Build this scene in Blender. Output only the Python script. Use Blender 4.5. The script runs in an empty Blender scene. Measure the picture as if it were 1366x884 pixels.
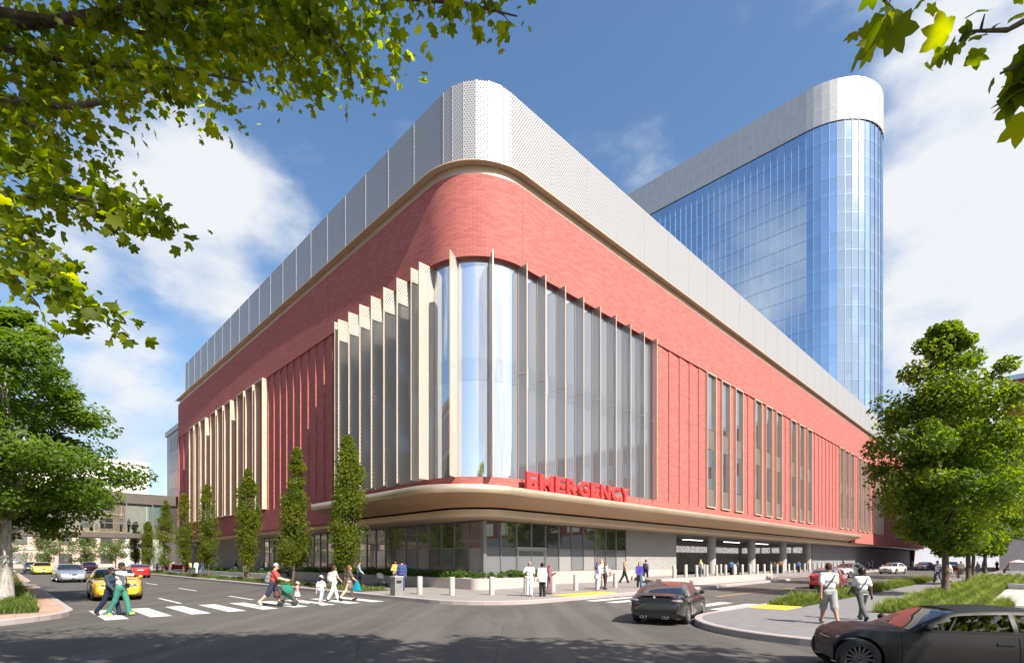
import bpy, math, random
import numpy as np
from mathutils import Vector, Matrix
R = math.radians
scene = bpy.context.scene
COL = scene.collection
rng = np.random.default_rng(7)
random.seed(7)

# ------------------------------------------------------------------ frames
# world: X right, Y forward, Z up, eye at (0,0,1.72).  The building grid is turned 44.59 degrees:
# a runs along the long right-hand facade, b along the left-hand facade.
UX, UY = 0.71215, 0.70203
ROT = math.atan2(UY, UX)
def W(a, b, z=0.0):
    return Vector((UX*a - UY*b, UY*a + UX*b, z))

# ------------------------------------------------------------------ mesh builder
class MB:
    def __init__(s):
        s.v, s.f, s.uv, s.m = [], [], [], []
        s.has_uv = False
    def add(s, verts, faces, uvs=None, mi=0):
        o = len(s.v)
        s.v.extend([tuple(p) for p in verts])
        for k, f in enumerate(faces):
            s.f.append([i+o for i in f]); s.m.append(mi)
            if uvs is not None:
                s.uv.append(uvs[k]); s.has_uv = True
            else:
                s.uv.append([(0, 0)]*len(f))
        return s
    def quad(s, p0, p1, p2, p3, uv=None, mi=0):
        return s.add([p0, p1, p2, p3], [[0, 1, 2, 3]], [uv] if uv else None, mi)
    def box(s, x0, x1, y0, y1, z0, z1, mi=0):
        v = [(x0,y0,z0),(x1,y0,z0),(x1,y1,z0),(x0,y1,z0),(x0,y0,z1),(x1,y0,z1),(x1,y1,z1),(x0,y1,z1)]
        f = [[0,3,2,1],[4,5,6,7],[0,1,5,4],[1,2,6,5],[2,3,7,6],[3,0,4,7]]
        dx, dy, dz = x1-x0, y1-y0, z1-z0
        uv = [[(x0,y0),(x0,y1),(x1,y1),(x1,y0)], [(x0,y0),(x1,y0),(x1,y1),(x0,y1)],
              [(x0,z0),(x1,z0),(x1,z1),(x0,z1)], [(y0,z0),(y1,z0),(y1,z1),(y0,z1)],
              [(x1,z0),(x0,z0),(x0,z1),(x1,z1)], [(y1,z0),(y0,z0),(y0,z1),(y1,z1)]]
        return s.add(v, f, uv, mi)
    def obox(s, c, ax, ay, az, hx, hy, hz, mi=0):
        """oriented box"""
        c, ax, ay, az = Vector(c), Vector(ax), Vector(ay), Vector(az)
        v = [c+ax*(sx*hx)+ay*(sy*hy)+az*(sz*hz) for sz in (-1,1) for sx,sy in ((-1,-1),(1,-1),(1,1),(-1,1))]
        return s.add(v, [[0,3,2,1],[4,5,6,7],[0,1,5,4],[1,2,6,5],[2,3,7,6],[3,0,4,7]], None, mi)
    def prism(s, poly, z0, z1, mi=0, bottom=True):
        n = len(poly)
        v = [(p[0],p[1],z0) for p in poly]+[(p[0],p[1],z1) for p in poly]
        f = [list(range(n, 2*n))] + ([list(range(n-1,-1,-1))] if bottom else [])
        uv = [[(p[0],p[1]) for p in poly]] + ([[(p[0],p[1]) for p in poly[::-1]]] if bottom else [])
        L = 0
        for i in range(n):
            j = (i+1) % n
            d = math.hypot(poly[j][0]-poly[i][0], poly[j][1]-poly[i][1])
            f.append([i, j, n+j, n+i]); uv.append([(L,z0),(L+d,z0),(L+d,z1),(L,z1)]); L += d
        return s.add(v, f, uv, mi)
    def tube(s, pts, rad, n=8, mi=0, cap=True):
        pts = [Vector(p) for p in pts]
        if not hasattr(rad, '__len__'): rad = [rad]*len(pts)
        rings = []; prev = None
        for i, p in enumerate(pts):
            t = (pts[min(i+1,len(pts)-1)] - pts[max(i-1,0)])
            if t.length < 1e-9: t = Vector((0,0,1))
            t.normalize()
            if prev is None:
                a = Vector((1,0,0)) if abs(t.x) < .8 else Vector((0,1,0))
            else: a = prev
            x = (a - t*a.dot(t)).normalized(); y = t.cross(x); prev = x
            rings.append([p + x*(math.cos(2*math.pi*k/n)*rad[i]) + y*(math.sin(2*math.pi*k/n)*rad[i]) for k in range(n)])
        v = [q for r in rings for q in r]; f = []
        for i in range(len(pts)-1):
            for k in range(n):
                k2 = (k+1) % n
                f.append([i*n+k, i*n+k2, (i+1)*n+k2, (i+1)*n+k])
        if cap:
            f.append(list(range(n-1,-1,-1))); f.append([(len(pts)-1)*n+k for k in range(n)])
        return s.add(v, f, None, mi)
    def lathe(s, prof, n=24, c=(0,0,0), axis='z', mi=0, a0=0, a1=2*math.pi):
        full = abs(a1-a0-2*math.pi) < 1e-6
        m = n if full else n+1
        v = []
        for (r, h) in prof:
            for k in range(m):
                t = a0+(a1-a0)*k/n
                x, y = r*math.cos(t), r*math.sin(t)
                if axis == 'z': v.append((c[0]+x, c[1]+y, c[2]+h))
                elif axis == 'x': v.append((c[0]+h, c[1]+x, c[2]+y))
                else: v.append((c[0]+y, c[1]+h, c[2]+x))
        f = []
        for i in range(len(prof)-1):
            for k in range(n):
                k2 = (k+1) % m
                f.append([i*m+k, i*m+k2, (i+1)*m+k2, (i+1)*m+k])
        return s.add(v, f, None, mi)
    def grid(s, P, mi=0, uv=None, flip=False):
        """P[i][j] grid of points"""
        ni, nj = len(P), len(P[0])
        v = [p for r in P for p in r]; f = []; u = []
        for i in range(ni-1):
            for j in range(nj-1):
                q = [i*nj+j, (i+1)*nj+j, (i+1)*nj+j+1, i*nj+j+1]
                if flip: q = q[::-1]
                f.append(q)
                if uv is not None: u.append([uv[x//nj][x % nj] for x in q])
        return s.add(v, f, u if uv is not None else None, mi)
    def build(s, name, mat, parent=None, smooth=False, angle=None):
        me = bpy.data.meshes.new(name)
        me.from_pydata(s.v, [], s.f)
        mats = mat if isinstance(mat, (list, tuple)) else [mat]
        for m in mats: me.materials.append(m)
        if len(mats) > 1: me.polygons.foreach_set('material_index', s.m)
        if s.has_uv:
            l = me.uv_layers.new(name='UVMap')
            l.data.foreach_set('uv', [c for f in s.uv for p in f for c in p])
        if smooth:
            me.polygons.foreach_set('use_smooth', [True]*len(me.polygons))
            if angle: me.set_sharp_from_angle(angle=R(angle))
        me.update()
        o = bpy.data.objects.new(name, me); COL.objects.link(o)
        if parent is not None: o.parent = parent
        return o

def np_mesh(name, V, F, mat, parent=None, smooth=False, col=None):
    """fast mesh from numpy: V (n,3), F (m,k) constant k"""
    me = bpy.data.meshes.new(name)
    n, m, k = len(V), len(F), F.shape[1]
    me.vertices.add(n); me.vertices.foreach_set('co', np.asarray(V, np.float32).ravel())
    me.loops.add(m*k); me.loops.foreach_set('vertex_index', np.asarray(F, np.int32).ravel())
    me.polygons.add(m); me.polygons.foreach_set('loop_start', np.arange(0, m*k, k, dtype=np.int32))
    if smooth: me.polygons.foreach_set('use_smooth', np.ones(m, bool))
    me.materials.append(mat)
    me.update(calc_edges=True)
    if col is not None:
        at = me.attributes.new('vary', 'FLOAT', 'POINT'); at.data.foreach_set('value', np.asarray(col, np.float32))
    o = bpy.data.objects.new(name, me); COL.objects.link(o)
    if parent is not None: o.parent = parent
    return o

def thing(name, label, cat, loc=(0,0,0), rz=0.0, group=None):
    o = bpy.data.objects.new(name, None); COL.objects.link(o)
    o.empty_display_size = .2
    o.location = loc; o.rotation_euler = (0, 0, rz)
    o['label'] = label; o['category'] = cat
    if group: o['group'] = group
    return o
def tag(o, label, cat, group=None):
    o['label'] = label; o['category'] = cat
    if group: o['group'] = group
    return o
def struct(o, label=None, cat=None, kind='structure'):
    o['kind'] = kind
    if label: o['label'] = label
    if cat: o['category'] = cat
    return o
def copy_tree(o, parent=None):
    c = o.copy(); COL.objects.link(c)
    if parent is not None: c.parent = parent
    for ch in list(o.children): copy_tree(ch, c)
    return c

# ------------------------------------------------------------------ materials
def nt(name):
    m = bpy.data.materials.new(name); m.use_nodes = True
    n = m.node_tree; b = n.nodes['Principled BSDF']
    return m, n, b
def N(n, t, **k):
    x = n.nodes.new(t)
    for a, v in k.items(): setattr(x, a, v)
    return x
def ramp(n, fac, stops):
    r = N(n, 'ShaderNodeValToRGB'); e = r.color_ramp.elements
    while len(e) < len(stops): e.new(.5)
    for i, (p, c) in enumerate(stops):
        e[i].position = p; e[i].color = (*c, 1) if len(c) == 3 else c
    n.links.new(fac, r.inputs[0]); return r.outputs[0]
def mixc(n, fac, a, b, mode='MIX'):
    x = N(n, 'ShaderNodeMix', data_type='RGBA', blend_type=mode)
    for s, v in ((x.inputs[0], fac), (x.inputs[6], a), (x.inputs[7], b)):
        if hasattr(v, 'is_linked') or hasattr(v, 'links'): n.links.new(v, s)
        elif isinstance(v, (int, float)): s.default_value = v
        else: s.default_value = (*v, 1)
    return x.outputs[2]
def mth(n, op, a, b=None):
    x = N(n, 'ShaderNodeMath', operation=op)
    for i, v in enumerate((a, b)):
        if v is None: continue
        if hasattr(v, 'links'): n.links.new(v, x.inputs[i])
        else: x.inputs[i].default_value = v
    return x.outputs[0]
def noise(n, vec, scale, detail=4, rough=.55):
    x = N(n, 'ShaderNodeTexNoise'); x.inputs['Scale'].default_value = scale
    x.inputs['Detail'].default_value = detail; x.inputs['Roughness'].default_value = rough
    if vec is not None: n.links.new(vec, x.inputs['Vector'])
    return x.outputs['Fac']
def objco(n): return N(n, 'ShaderNodeTexCoord').outputs['Object']
def uvco(n): return N(n, 'ShaderNodeTexCoord').outputs['UV']
def geopos(n): return N(n, 'ShaderNodeNewGeometry').outputs['Position']
def bump(n, b, h, strength=.3, dist=.02):
    x = N(n, 'ShaderNodeBump'); x.inputs['Strength'].default_value = strength; x.inputs['Distance'].default_value = dist
    n.links.new(h, x.inputs['Height']); n.links.new(x.outputs[0], b.inputs['Normal'])

def mat(name, col, rough=.6, metal=0., var=.12, scale=3., bmp=0., spec=.5, coat=0.):
    m, n, b = nt(name)
    f = noise(n, objco(n), scale, 5)
    lo = tuple(c*(1-var) for c in col); hi = tuple(min(1, c*(1+var)) for c in col)
    n.links.new(ramp(n, f, [(.3, lo), (.7, hi)]), b.inputs['Base Color'])
    b.inputs['Roughness'].default_value = rough; b.inputs['Metallic'].default_value = metal
    b.inputs['Specular IOR Level'].default_value = spec
    if coat: b.inputs['Coat Weight'].default_value = coat; b.inputs['Coat Roughness'].default_value = .05
    if bmp: bump(n, b, noise(n, objco(n), scale*12, 3), bmp, .01)
    return m
_mc = {}
def cloth(col, rough=.85):
    k = ('c',)+tuple(round(c, 3) for c in col)
    if k not in _mc: _mc[k] = mat('fabric', col, rough, 0, .12, 8., .15, .2)
    return _mc[k]
# ------------------------------------------------------------------ palette
M = {}
def brick_mat(name, c1, c2, mortar):
    m, n, b = nt(name)
    uv = uvco(n)
    t = N(n, 'ShaderNodeTexBrick'); n.links.new(uv, t.inputs['Vector'])
    t.inputs['Scale'].default_value = 1; t.inputs['Brick Width'].default_value = .46; t.inputs['Row Height'].default_value = .115
    t.inputs['Mortar Size'].default_value = .014; t.inputs['Mortar Smooth'].default_value = .3; t.inputs['Bias'].default_value = -.15
    t.inputs['Color1'].default_value = (*c1, 1); t.inputs['Color2'].default_value = (*c2, 1); t.inputs['Mortar'].default_value = (*mortar, 1)
    big = noise(n, uv, .35, 4); st = N(n, 'ShaderNodeMapping'); n.links.new(uv, st.inputs[0]); st.inputs['Scale'].default_value = (.25, 7, 1)
    band = noise(n, st.outputs[0], .9, 4)
    c = mixc(n, mth(n, 'MULTIPLY', ramp(n, band, [(.35, (0,0,0)), (.7, (1,1,1))]), .35), t.outputs['Color'], tuple(x*.72 for x in c1))
    c = mixc(n, mth(n, 'MULTIPLY', big, .3), c, tuple(x*.8 for x in c2))
    n.links.new(c, b.inputs['Base Color']); b.inputs['Roughness'].default_value = .85; b.inputs['Specular IOR Level'].default_value = .25
    bump(n, b, t.outputs['Fac'], -.5, .01)
    return m
M['brick'] = brick_mat('red_brick', (.52, .168, .148), (.37, .102, .090), (.22, .075, .068))
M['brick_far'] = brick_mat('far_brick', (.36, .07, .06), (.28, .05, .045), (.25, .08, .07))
M['joint'] = mat('brick_joint', (.20, .055, .05), .9)
def metal_sheet(name, col, rough, metal):
    m, n, b = nt(name)
    p = objco(n)
    f = noise(n, p, .6, 3)
    n.links.new(ramp(n, f, [(.3, tuple(c*.92 for c in col)), (.7, tuple(min(1, c*1.06) for c in col))]), b.inputs['Base Color'])
    n.links.new(ramp(n, noise(n, p, 2.5, 4), [(.3, (rough*.85,)*3), (.7, (rough*1.15,)*3)]), b.inputs['Roughness'])
    b.inputs['Metallic'].default_value = metal
    return m
M['champagne'] = metal_sheet('champagne_metal', (.66, .53, .38), .36, .7)
M['champagne_mat'] = metal_sheet('champagne_panel', (.60, .46, .32), .45, .35)
M['frame_cream'] = metal_sheet('cream_frame', (.56, .44, .33), .5, .15)
M['bronze'] = metal_sheet('bronze_frame', (.36, .29, .22), .45, .5)
M['mullion'] = metal_sheet('mullion_metal', (.28, .28, .29), .4, .6)
def perforated(name, col, rough, metal, pitch, hole, alpha=True, dark=(.05, .055, .065)):
    m, n, b = nt(name)
    uv = uvco(n)
    sx = N(n, 'ShaderNodeSeparateXYZ'); n.links.new(uv, sx.inputs[0])
    ry = mth(n, 'DIVIDE', sx.outputs[1], pitch)
    row = mth(n, 'FLOOR', ry)
    off = mth(n, 'MULTIPLY', mth(n, 'MODULO', row, 2.0), .5)
    fx = mth(n, 'SUBTRACT', mth(n, 'FRACT', mth(n, 'ADD', mth(n, 'DIVIDE', sx.outputs[0], pitch*1.25), off)), .5)
    fy = mth(n, 'SUBTRACT', mth(n, 'FRACT', ry), .5)
    d = mth(n, 'SQRT', mth(n, 'ADD', mth(n, 'MULTIPLY', fx, fx), mth(n, 'MULTIPLY', fy, fy)))
    h = mth(n, 'LESS_THAN', d, hole)
    b.inputs['Roughness'].default_value = rough; b.inputs['Metallic'].default_value = metal
    if alpha:
        b.inputs['Base Color'].default_value = (*col, 1)
        tr = N(n, 'ShaderNodeBsdfTransparent'); mx = N(n, 'ShaderNodeMixShader')
        n.links.new(h, mx.inputs[0]); n.links.new(b.outputs[0], mx.inputs[1]); n.links.new(tr.outputs[0], mx.inputs[2])
        n.links.new(mx.outputs[0], n.nodes['Material Output'].inputs[0])
    else:
        n.links.new(mixc(n, h, col, dark), b.inputs['Base Color'])
    return m
M['screen'] = perforated('perforated_screen', (.43, .42, .42), .42, .3, .125, .26, False)
M['fin_dense_lit'] = perforated('perforated_fin_dense_lit', (.55, .515, .455), .5, .15, .125, .30, True)  # left fins: paler copy, the sun on them put into the colour
M['fin'] = perforated('perforated_fin', (.30, .29, .285), .45, .3, .105, .37, True)  # right fins: same finish darkened, their shade put into the colour
def glass_mat(name, tint, refl, rough=.01, base=(.02, .03, .04), var=0., uvpane=None):
    m, n, b = nt(name)
    b.inputs['Base Color'].default_value = (*base, 1); b.inputs['Roughness'].default_value = .15
    g = N(n, 'ShaderNodeBsdfGlossy'); g.inputs['Roughness'].default_value = rough
    g.inputs['Color'].default_value = (*tint, 1)
    lw = N(n, 'ShaderNodeLayerWeight'); lw.inputs[0].default_value = .5
    fac = mth(n, 'ADD', mth(n, 'MULTIPLY', mth(n, 'ADD', mth(n, 'POWER', lw.outputs['Facing'], 4.0), .04), 1-refl), refl)
    mx = N(n, 'ShaderNodeMixShader'); n.links.new(fac, mx.inputs[0])
    n.links.new(b.outputs[0], mx.inputs[1]); n.links.new(g.outputs[0], mx.inputs[2])
    n.links.new(mx.outputs[0], n.nodes['Material Output'].inputs[0])
    if var:
        w = noise(n, objco(n), .5, 2); bp = N(n, 'ShaderNodeBump'); bp.inputs['Strength'].default_value = var
        bp.inputs['Distance'].default_value = .05; n.links.new(w, bp.inputs['Height']); n.links.new(bp.outputs[0], g.inputs['Normal'])
    if uvpane:
        uv = uvco(n); mp = N(n, 'ShaderNodeMapping'); n.links.new(uv, mp.inputs[0]); mp.inputs['Scale'].default_value = (1/uvpane[0], 1/uvpane[1], 1)
        fl = N(n, 'ShaderNodeVectorMath', operation='FLOOR'); n.links.new(mp.outputs[0], fl.inputs[0])
        wn = N(n, 'ShaderNodeTexWhiteNoise'); n.links.new(fl.outputs[0], wn.inputs['Vector'])
        n.links.new(mixc(n, wn.outputs['Value'], tuple(t*.86 for t in tint), tint), g.inputs['Color'])
    return m
M['glass_corner'] = glass_mat('curved_glass', (.92, .95, 1.0), .62, .012, (.34, .38, .46), .06)
M['glass_dark'] = glass_mat('window_glass', (.88, .90, .95), .45, .02, (.10, .105, .11))
M['glass_spandrel'] = mat('spandrel_panel', (.15,.135,.13), .35, 0, .06, 1., 0, .4)
M['glass_tower'] = glass_mat('tower_glass', (.76, .87, 1.0), .72, .06, (.04, .10, .23), .0, (1.6, 4.4))
M['glass_shop'] = glass_mat('storefront_glass', (.75, .78, .80), .22, .01, (.035, .038, .04))
def clear_glass(name, tint, refl):
    m, n, b = nt(name); n.nodes.remove(b)
    t = N(n, 'ShaderNodeBsdfTransparent'); t.inputs[0].default_value = (*tint, 1)
    g = N(n, 'ShaderNodeBsdfGlossy'); g.inputs['Roughness'].default_value = .01
    lw = N(n, 'ShaderNodeLayerWeight'); lw.inputs[0].default_value = .5
    fac = mth(n, 'ADD', mth(n, 'MULTIPLY', mth(n, 'ADD', mth(n, 'POWER', lw.outputs['Facing'], 4.0), .04), 1-refl), refl)
    mx = N(n, 'ShaderNodeMixShader'); n.links.new(fac, mx.inputs[0]); n.links.new(t.outputs[0], mx.inputs[1]); n.links.new(g.outputs[0], mx.inputs[2])
    n.links.new(mx.outputs[0], n.nodes['Material Output'].inputs[0]); return m
M['glass_clear'] = clear_glass('clear_glass', (.80, .82, .80), .08)
M['glass_frost'] = mat('frosted_glass', (.36, .37, .38), .35, 0, .08, .6, 0, .5)
M['glass_car'] = glass_mat('car_glass', (.9, .95, 1.0), .10, .01, (.012, .014, .016))
M['glass_car_clear'] = clear_glass('car_glass_clear', (.10, .14, .20), .03)

def granite(name, col, tile, grout=.72, var=.14):
    m, n, b = nt(name)
    p = geopos(n); mp = N(n, 'ShaderNodeMapping'); n.links.new(p, mp.inputs[0]); mp.inputs['Rotation'].default_value = (0, 0, -ROT)
    t = N(n, 'ShaderNodeTexBrick'); n.links.new(mp.outputs[0], t.inputs['Vector']); t.inputs['Scale'].default_value = 1
    t.inputs['Brick Width'].default_value = tile[0]; t.inputs['Row Height'].default_value = tile[1]
    t.inputs['Mortar Size'].default_value = .008; t.inputs['Mortar Smooth'].default_value = .2
    t.inputs['Color1'].default_value = (*[c*(1+var*.6) for c in col], 1); t.inputs['Color2'].default_value = (*[c*(1-var*.6) for c in col], 1)
    t.inputs['Mortar'].default_value = (*[c*grout for c in col], 1)
    sp = noise(n, p, 70, 2); st = noise(n, p, .8, 5)
    c = mixc(n, mth(n, 'MULTIPLY', ramp(n, sp, [(.35, (0,0,0)), (.65, (1,1,1))]), .35), t.outputs['Color'], tuple(c*.7 for c in col))
    c = mixc(n, mth(n, 'MULTIPLY', ramp(n, st, [(.4, (0,0,0)), (.75, (1,1,1))]), .3), c, tuple(c*.72 for c in col))
    n.links.new(c, b.inputs['Base Color']); b.inputs['Roughness'].default_value = .75; b.inputs['Specular IOR Level'].default_value = .3
    return m
M['pave'] = granite('sidewalk_granite', (.26, .235, .226), (.9, .45))
M['pave_light'] = granite('plaza_granite', (.46, .43, .39), (1.2, .6))
M['pave_path'] = granite('path_granite', (.20, .193, .197), (.3, .15))
M['kerb'] = granite('kerb_granite', (.38, .33, .32), (1.6, 9.0), .6)
M['paver_red'] = granite('clay_pavers', (.42, .28, .21), (.62, .62), .5, .3)
M['stone_wall'] = granite('wall_granite', (.46, .40, .37), (1.0, 9.0), .7)
def grey_block():
    m, n, b = nt('grey_block'); uv = uvco(n)
    t = N(n, 'ShaderNodeTexBrick'); n.links.new(uv, t.inputs['Vector']); t.inputs['Scale'].default_value = 1
    t.inputs['Brick Width'].default_value = .6; t.inputs['Row Height'].default_value = .2; t.inputs['Mortar Size'].default_value = .006
    t.inputs['Color1'].default_value = (.30,.29,.285,1); t.inputs['Color2'].default_value = (.265,.26,.255,1); t.inputs['Mortar'].default_value = (.20,.195,.19,1)
    n.links.new(t.outputs[0], b.inputs['Base Color']); b.inputs['Roughness'].default_value = .8; return m
M['grey_block'] = grey_block()
M['concrete'] = mat('concrete', (.36, .355, .35), .85, 0, .12, .8, .1)
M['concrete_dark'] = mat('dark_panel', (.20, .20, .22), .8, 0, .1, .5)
M['roof'] = mat('roof_membrane', (.30, .30, .31), .9)
def asphalt():
    m, n, b = nt('asphalt'); p = geopos(n)
    fine = noise(n, p, 55, 3, .7); mid = noise(n, p, 1.3, 6, .6)
    mp = N(n, 'ShaderNodeMapping'); n.links.new(p, mp.inputs[0]); mp.inputs['Rotation'].default_value = (0, 0, -ROT); mp.inputs['Scale'].default_value = (1.1, .07, 1)
    tr = noise(n, mp.outputs[0], 1.2, 4)
    c = ramp(n, fine, [(.3, (.056, .052, .048)), (.7, (.100, .093, .085))])
    c = mixc(n, mth(n, 'MULTIPLY', ramp(n, mid, [(.35, (0,0,0)), (.7, (1,1,1))]), .55), c, (.044, .041, .039))
    big = noise(n, p, .16, 5, .6); c = mixc(n, mth(n, 'MULTIPLY', ramp(n, big, [(.42, (0,0,0)), (.55, (1,1,1))]), .35), c, (.105, .096, .086))
    c = mixc(n, mth(n, 'MULTIPLY', ramp(n, tr, [(.45, (0,0,0)), (.62, (1,1,1))]), .6), c, (.118, .110, .098))
    vo = N(n, 'ShaderNodeTexVoronoi', feature='DISTANCE_TO_EDGE'); vo.inputs['Scale'].default_value = .22
    wp = mixc(n, .12, p, N(n, 'ShaderNodeTexNoise').outputs['Color']); n.links.new(p, vo.inputs['Vector'])
    crack = mth(n, 'LESS_THAN', vo.outputs['Distance'], .0022)
    c = mixc(n, mth(n, 'MULTIPLY', crack, .6), c, (.03, .028, .027))
    n.links.new(c, b.inputs['Base Color']); b.inputs['Roughness'].default_value = .82; b.inputs['Specular IOR Level'].default_value = .35
    bump(n, b, fine, .35, .008); return m
M['asphalt'] = asphalt()
def paint(name, col):
    m, n, b = nt(name); p = geopos(n)
    w = noise(n, p, 9, 6, .7)
    n.links.new(ramp(n, w, [(.30, tuple(c*.45 for c in col)), (.44, tuple(c*.85 for c in col)), (.7, col)]), b.inputs['Base Color'])
    b.inputs['Roughness'].default_value = .7; return m
M['paint_white'] = paint('road_paint', (.60, .585, .56))
M['paint_yellow'] = paint('yellow_road_paint', (.55, .42, .10))
def tactile():
    m, n, b = nt('tactile_yellow'); uv = uvco(n)
    v = N(n, 'ShaderNodeTexVoronoi'); v.inputs['Scale'].default_value = 7; v.inputs['Randomness'].default_value = 0; n.links.new(uv, v.inputs['Vector'])
    n.links.new(ramp(n, v.outputs['Distance'], [(.25, (.78, .55, .05)), (.45, (.62, .40, .03))]), b.inputs['Base Color'])
    bump(n, b, v.outputs['Distance'], -.6, .02); b.inputs['Roughness'].default_value = .7; return m
M['tactile'] = tactile()
M['soil'] = mat('soil', (.065, .05, .035), .95, 0, .3, 6, .3)
M['soffit'] = metal_sheet('soffit_panel', (.52, .33, .19), .42, .4)
M['white'] = mat('white_paint', (.62, .62, .61), .5)
M['sign_red'] = mat('sign_red', (.80, .05, .05), .4, 0, .04, 1., 0, .5)
M['black'] = mat('black_plastic', (.018, .018, .02), .5, 0, .1)
M['steel'] = mat('steel', (.55, .55, .56), .3, .9, .05)

def leafmat(name, c1, c2, c3, transl=.45, rough=.55):
    m, n, b = nt(name)
    at = N(n, 'ShaderNodeAttribute', attribute_name='vary')
    c = ramp(n, at.outputs['Fac'], [(0, c1), (.55, c2), (1, c3)])
    n.links.new(c, b.inputs['Base Color']); b.inputs['Roughness'].default_value = rough; b.inputs['Specular IOR Level'].default_value = .3
    t = N(n, 'ShaderNodeBsdfTranslucent')
    hs = N(n, 'ShaderNodeHueSaturation'); hs.inputs['Hue'].default_value = .485; hs.inputs['Saturation'].default_value = 1.15; hs.inputs['Value'].default_value = 2.5
    n.links.new(c, hs.inputs['Color']); n.links.new(hs.outputs[0], t.inputs[0])
    mx = N(n, 'ShaderNodeMixShader'); mx.inputs[0].default_value = transl
    n.links.new(b.outputs[0], mx.inputs[1]); n.links.new(t.outputs[0], mx.inputs[2])
    n.links.new(mx.outputs[0], n.nodes['Material Output'].inputs[0]); return m
M['leaf_maple'] = leafmat('maple_leaf', (.06, .10, .006), (.13, .18, .011), (.25, .29, .018), .7)
M['leaf_street'] = leafmat('street_leaf', (.05, .10, .014), (.09, .15, .02), (.15, .20, .03), .5)
M['leaf_right'] = leafmat('broad_leaf', (.05, .095, .012), (.10, .155, .018), (.17, .205, .028), .5)
M['leaf_column'] = leafmat('column_leaf', (.07, .105, .012), (.12, .155, .018), (.19, .17, .028), .5)
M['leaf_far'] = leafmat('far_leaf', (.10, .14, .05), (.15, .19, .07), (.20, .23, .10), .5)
M['leaf_shrub'] = leafmat('shrub_leaf', (.03, .07, .012), (.06, .12, .018), (.11, .17, .03), .4)
M['grass'] = leafmat('ornamental_grass', (.065, .11, .02), (.12, .17, .034), (.21, .23, .07), .45)
def bark(name, c1, c2, sc):
    m, n, b = nt(name); p = objco(n); mp = N(n, 'ShaderNodeMapping'); n.links.new(p, mp.inputs[0]); mp.inputs['Scale'].default_value = (1, 1, .3)
    f = noise(n, mp.outputs[0], sc, 6, .65)
    n.links.new(ramp(n, f, [(.35, c1), (.65, c2)]), b.inputs['Base Color']); b.inputs['Roughness'].default_value = .9
    bump(n, b, f, .6, .03); return m
M['bark'] = bark('bark', (.06, .045, .032), (.15, .115, .085), 14)
M['bark_pale'] = bark('pale_bark', (.16, .14, .125), (.42, .40, .38), 7)

M['screen_post'] = metal_sheet('screen_post', (.48,.47,.46), .4, .4)
# ================================================================== the hospital (a,b grid)
A0, B0, RR = 16.87, 20.0, 3.6
CA, CB = A0+RR, B0+RR
BMAX, AMAX = 80.0, 162.0
bld = thing('hospital_building', 'long red brick hospital wing with rounded glass corner and perforated metal roof screen', 'hospital', W(A0, B0, 0), ROT)
bld['category'] = 'building'
def place(mb, name, mat, parent=None, smooth=False, angle=None, origin=(A0, B0, 0)):
    mb.v = [(p[0]-origin[0], p[1]-origin[1], p[2]-origin[2]) for p in mb.v]
    return mb.build(name, mat, bld if parent is None else parent, smooth, angle)
def rpath(a, b, r, bmax, amax, n=20):
    """rounded-corner path from (a,bmax) round to (amax,b): list of (a,b,s)"""
    ca, cb = a+r, b+r; out = [(a, bmax, -(bmax-cb))]
    for i in range(n+1):
        t = math.pi + (math.pi/2)*i/n
        out.append((ca+r*math.cos(t), cb+r*math.sin(t), RR*(math.pi/2)*i/n))
    out.append((amax, b, RR*math.pi/2+(amax-ca)))
    return out
def loftp(paths_z, mi=0, mb=None):
    """paths_z: list of (path, z) -> grid with uv (s,z)"""
    mb = mb or MB()
    P = [[(p[0], p[1], z) for p in path] for path, z in paths_z]
    h = 0; UVg = []
    for k, (path, z) in enumerate(paths_z):
        if k:
            q = paths_z[k-1]; h += math.hypot(math.hypot(path[5][0]-q[0][5][0], path[5][1]-q[0][5][1]), z-q[1])
        UVg.append([(p[2], h+paths_z[0][1]) for p in path])
    return mb.grid(P, mi, UVg, flip=True)
def off(d, bmax=BMAX, amax=AMAX, n=20): return rpath(A0+d, B0+d, max(.3, RR-d), bmax, amax, n)

Z_CB, Z_GT, Z_BT = 6.14, 17.83, 22.21
# --- brick upper band
m = loftp([(off(.55), Z_GT), (off(0), Z_GT), (off(0), Z_BT)])
for s_left in (24+.05, 36, 45.5, 57, 68):                       # control joints, left face
    m.box(A0-.004, A0+.02, s_left-.010, s_left+.010, Z_GT, Z_BT, 1)
for s_r in (20.52, 28.2, 38, 48, 58, 70, 82, 96, 110):
    m.box(s_r-.010, s_r+.010, B0-.004, B0+.02, Z_GT, Z_BT, 1)
place(m, 'brick_band', [M['brick'], M['joint']], smooth=True, angle=40)
# --- brick base course
m = loftp([(off(.0, 35.2, 94.2), 5.30), (off(0, 35.2, 94.2), Z_CB), (off(.55, 35.2, 94.2), Z_CB+.001)])
place(m, 'brick_base', M['brick'], smooth=True, angle=40)
for (x0, x1, y0, y1) in ((A0, A0+.55, 35.2, BMAX), (94.2, AMAX, B0, B0+.55)):
    place(MB().box(x0, x1, y0, y1, 4.35, Z_CB), 'brick_base', M['brick'])
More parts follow.
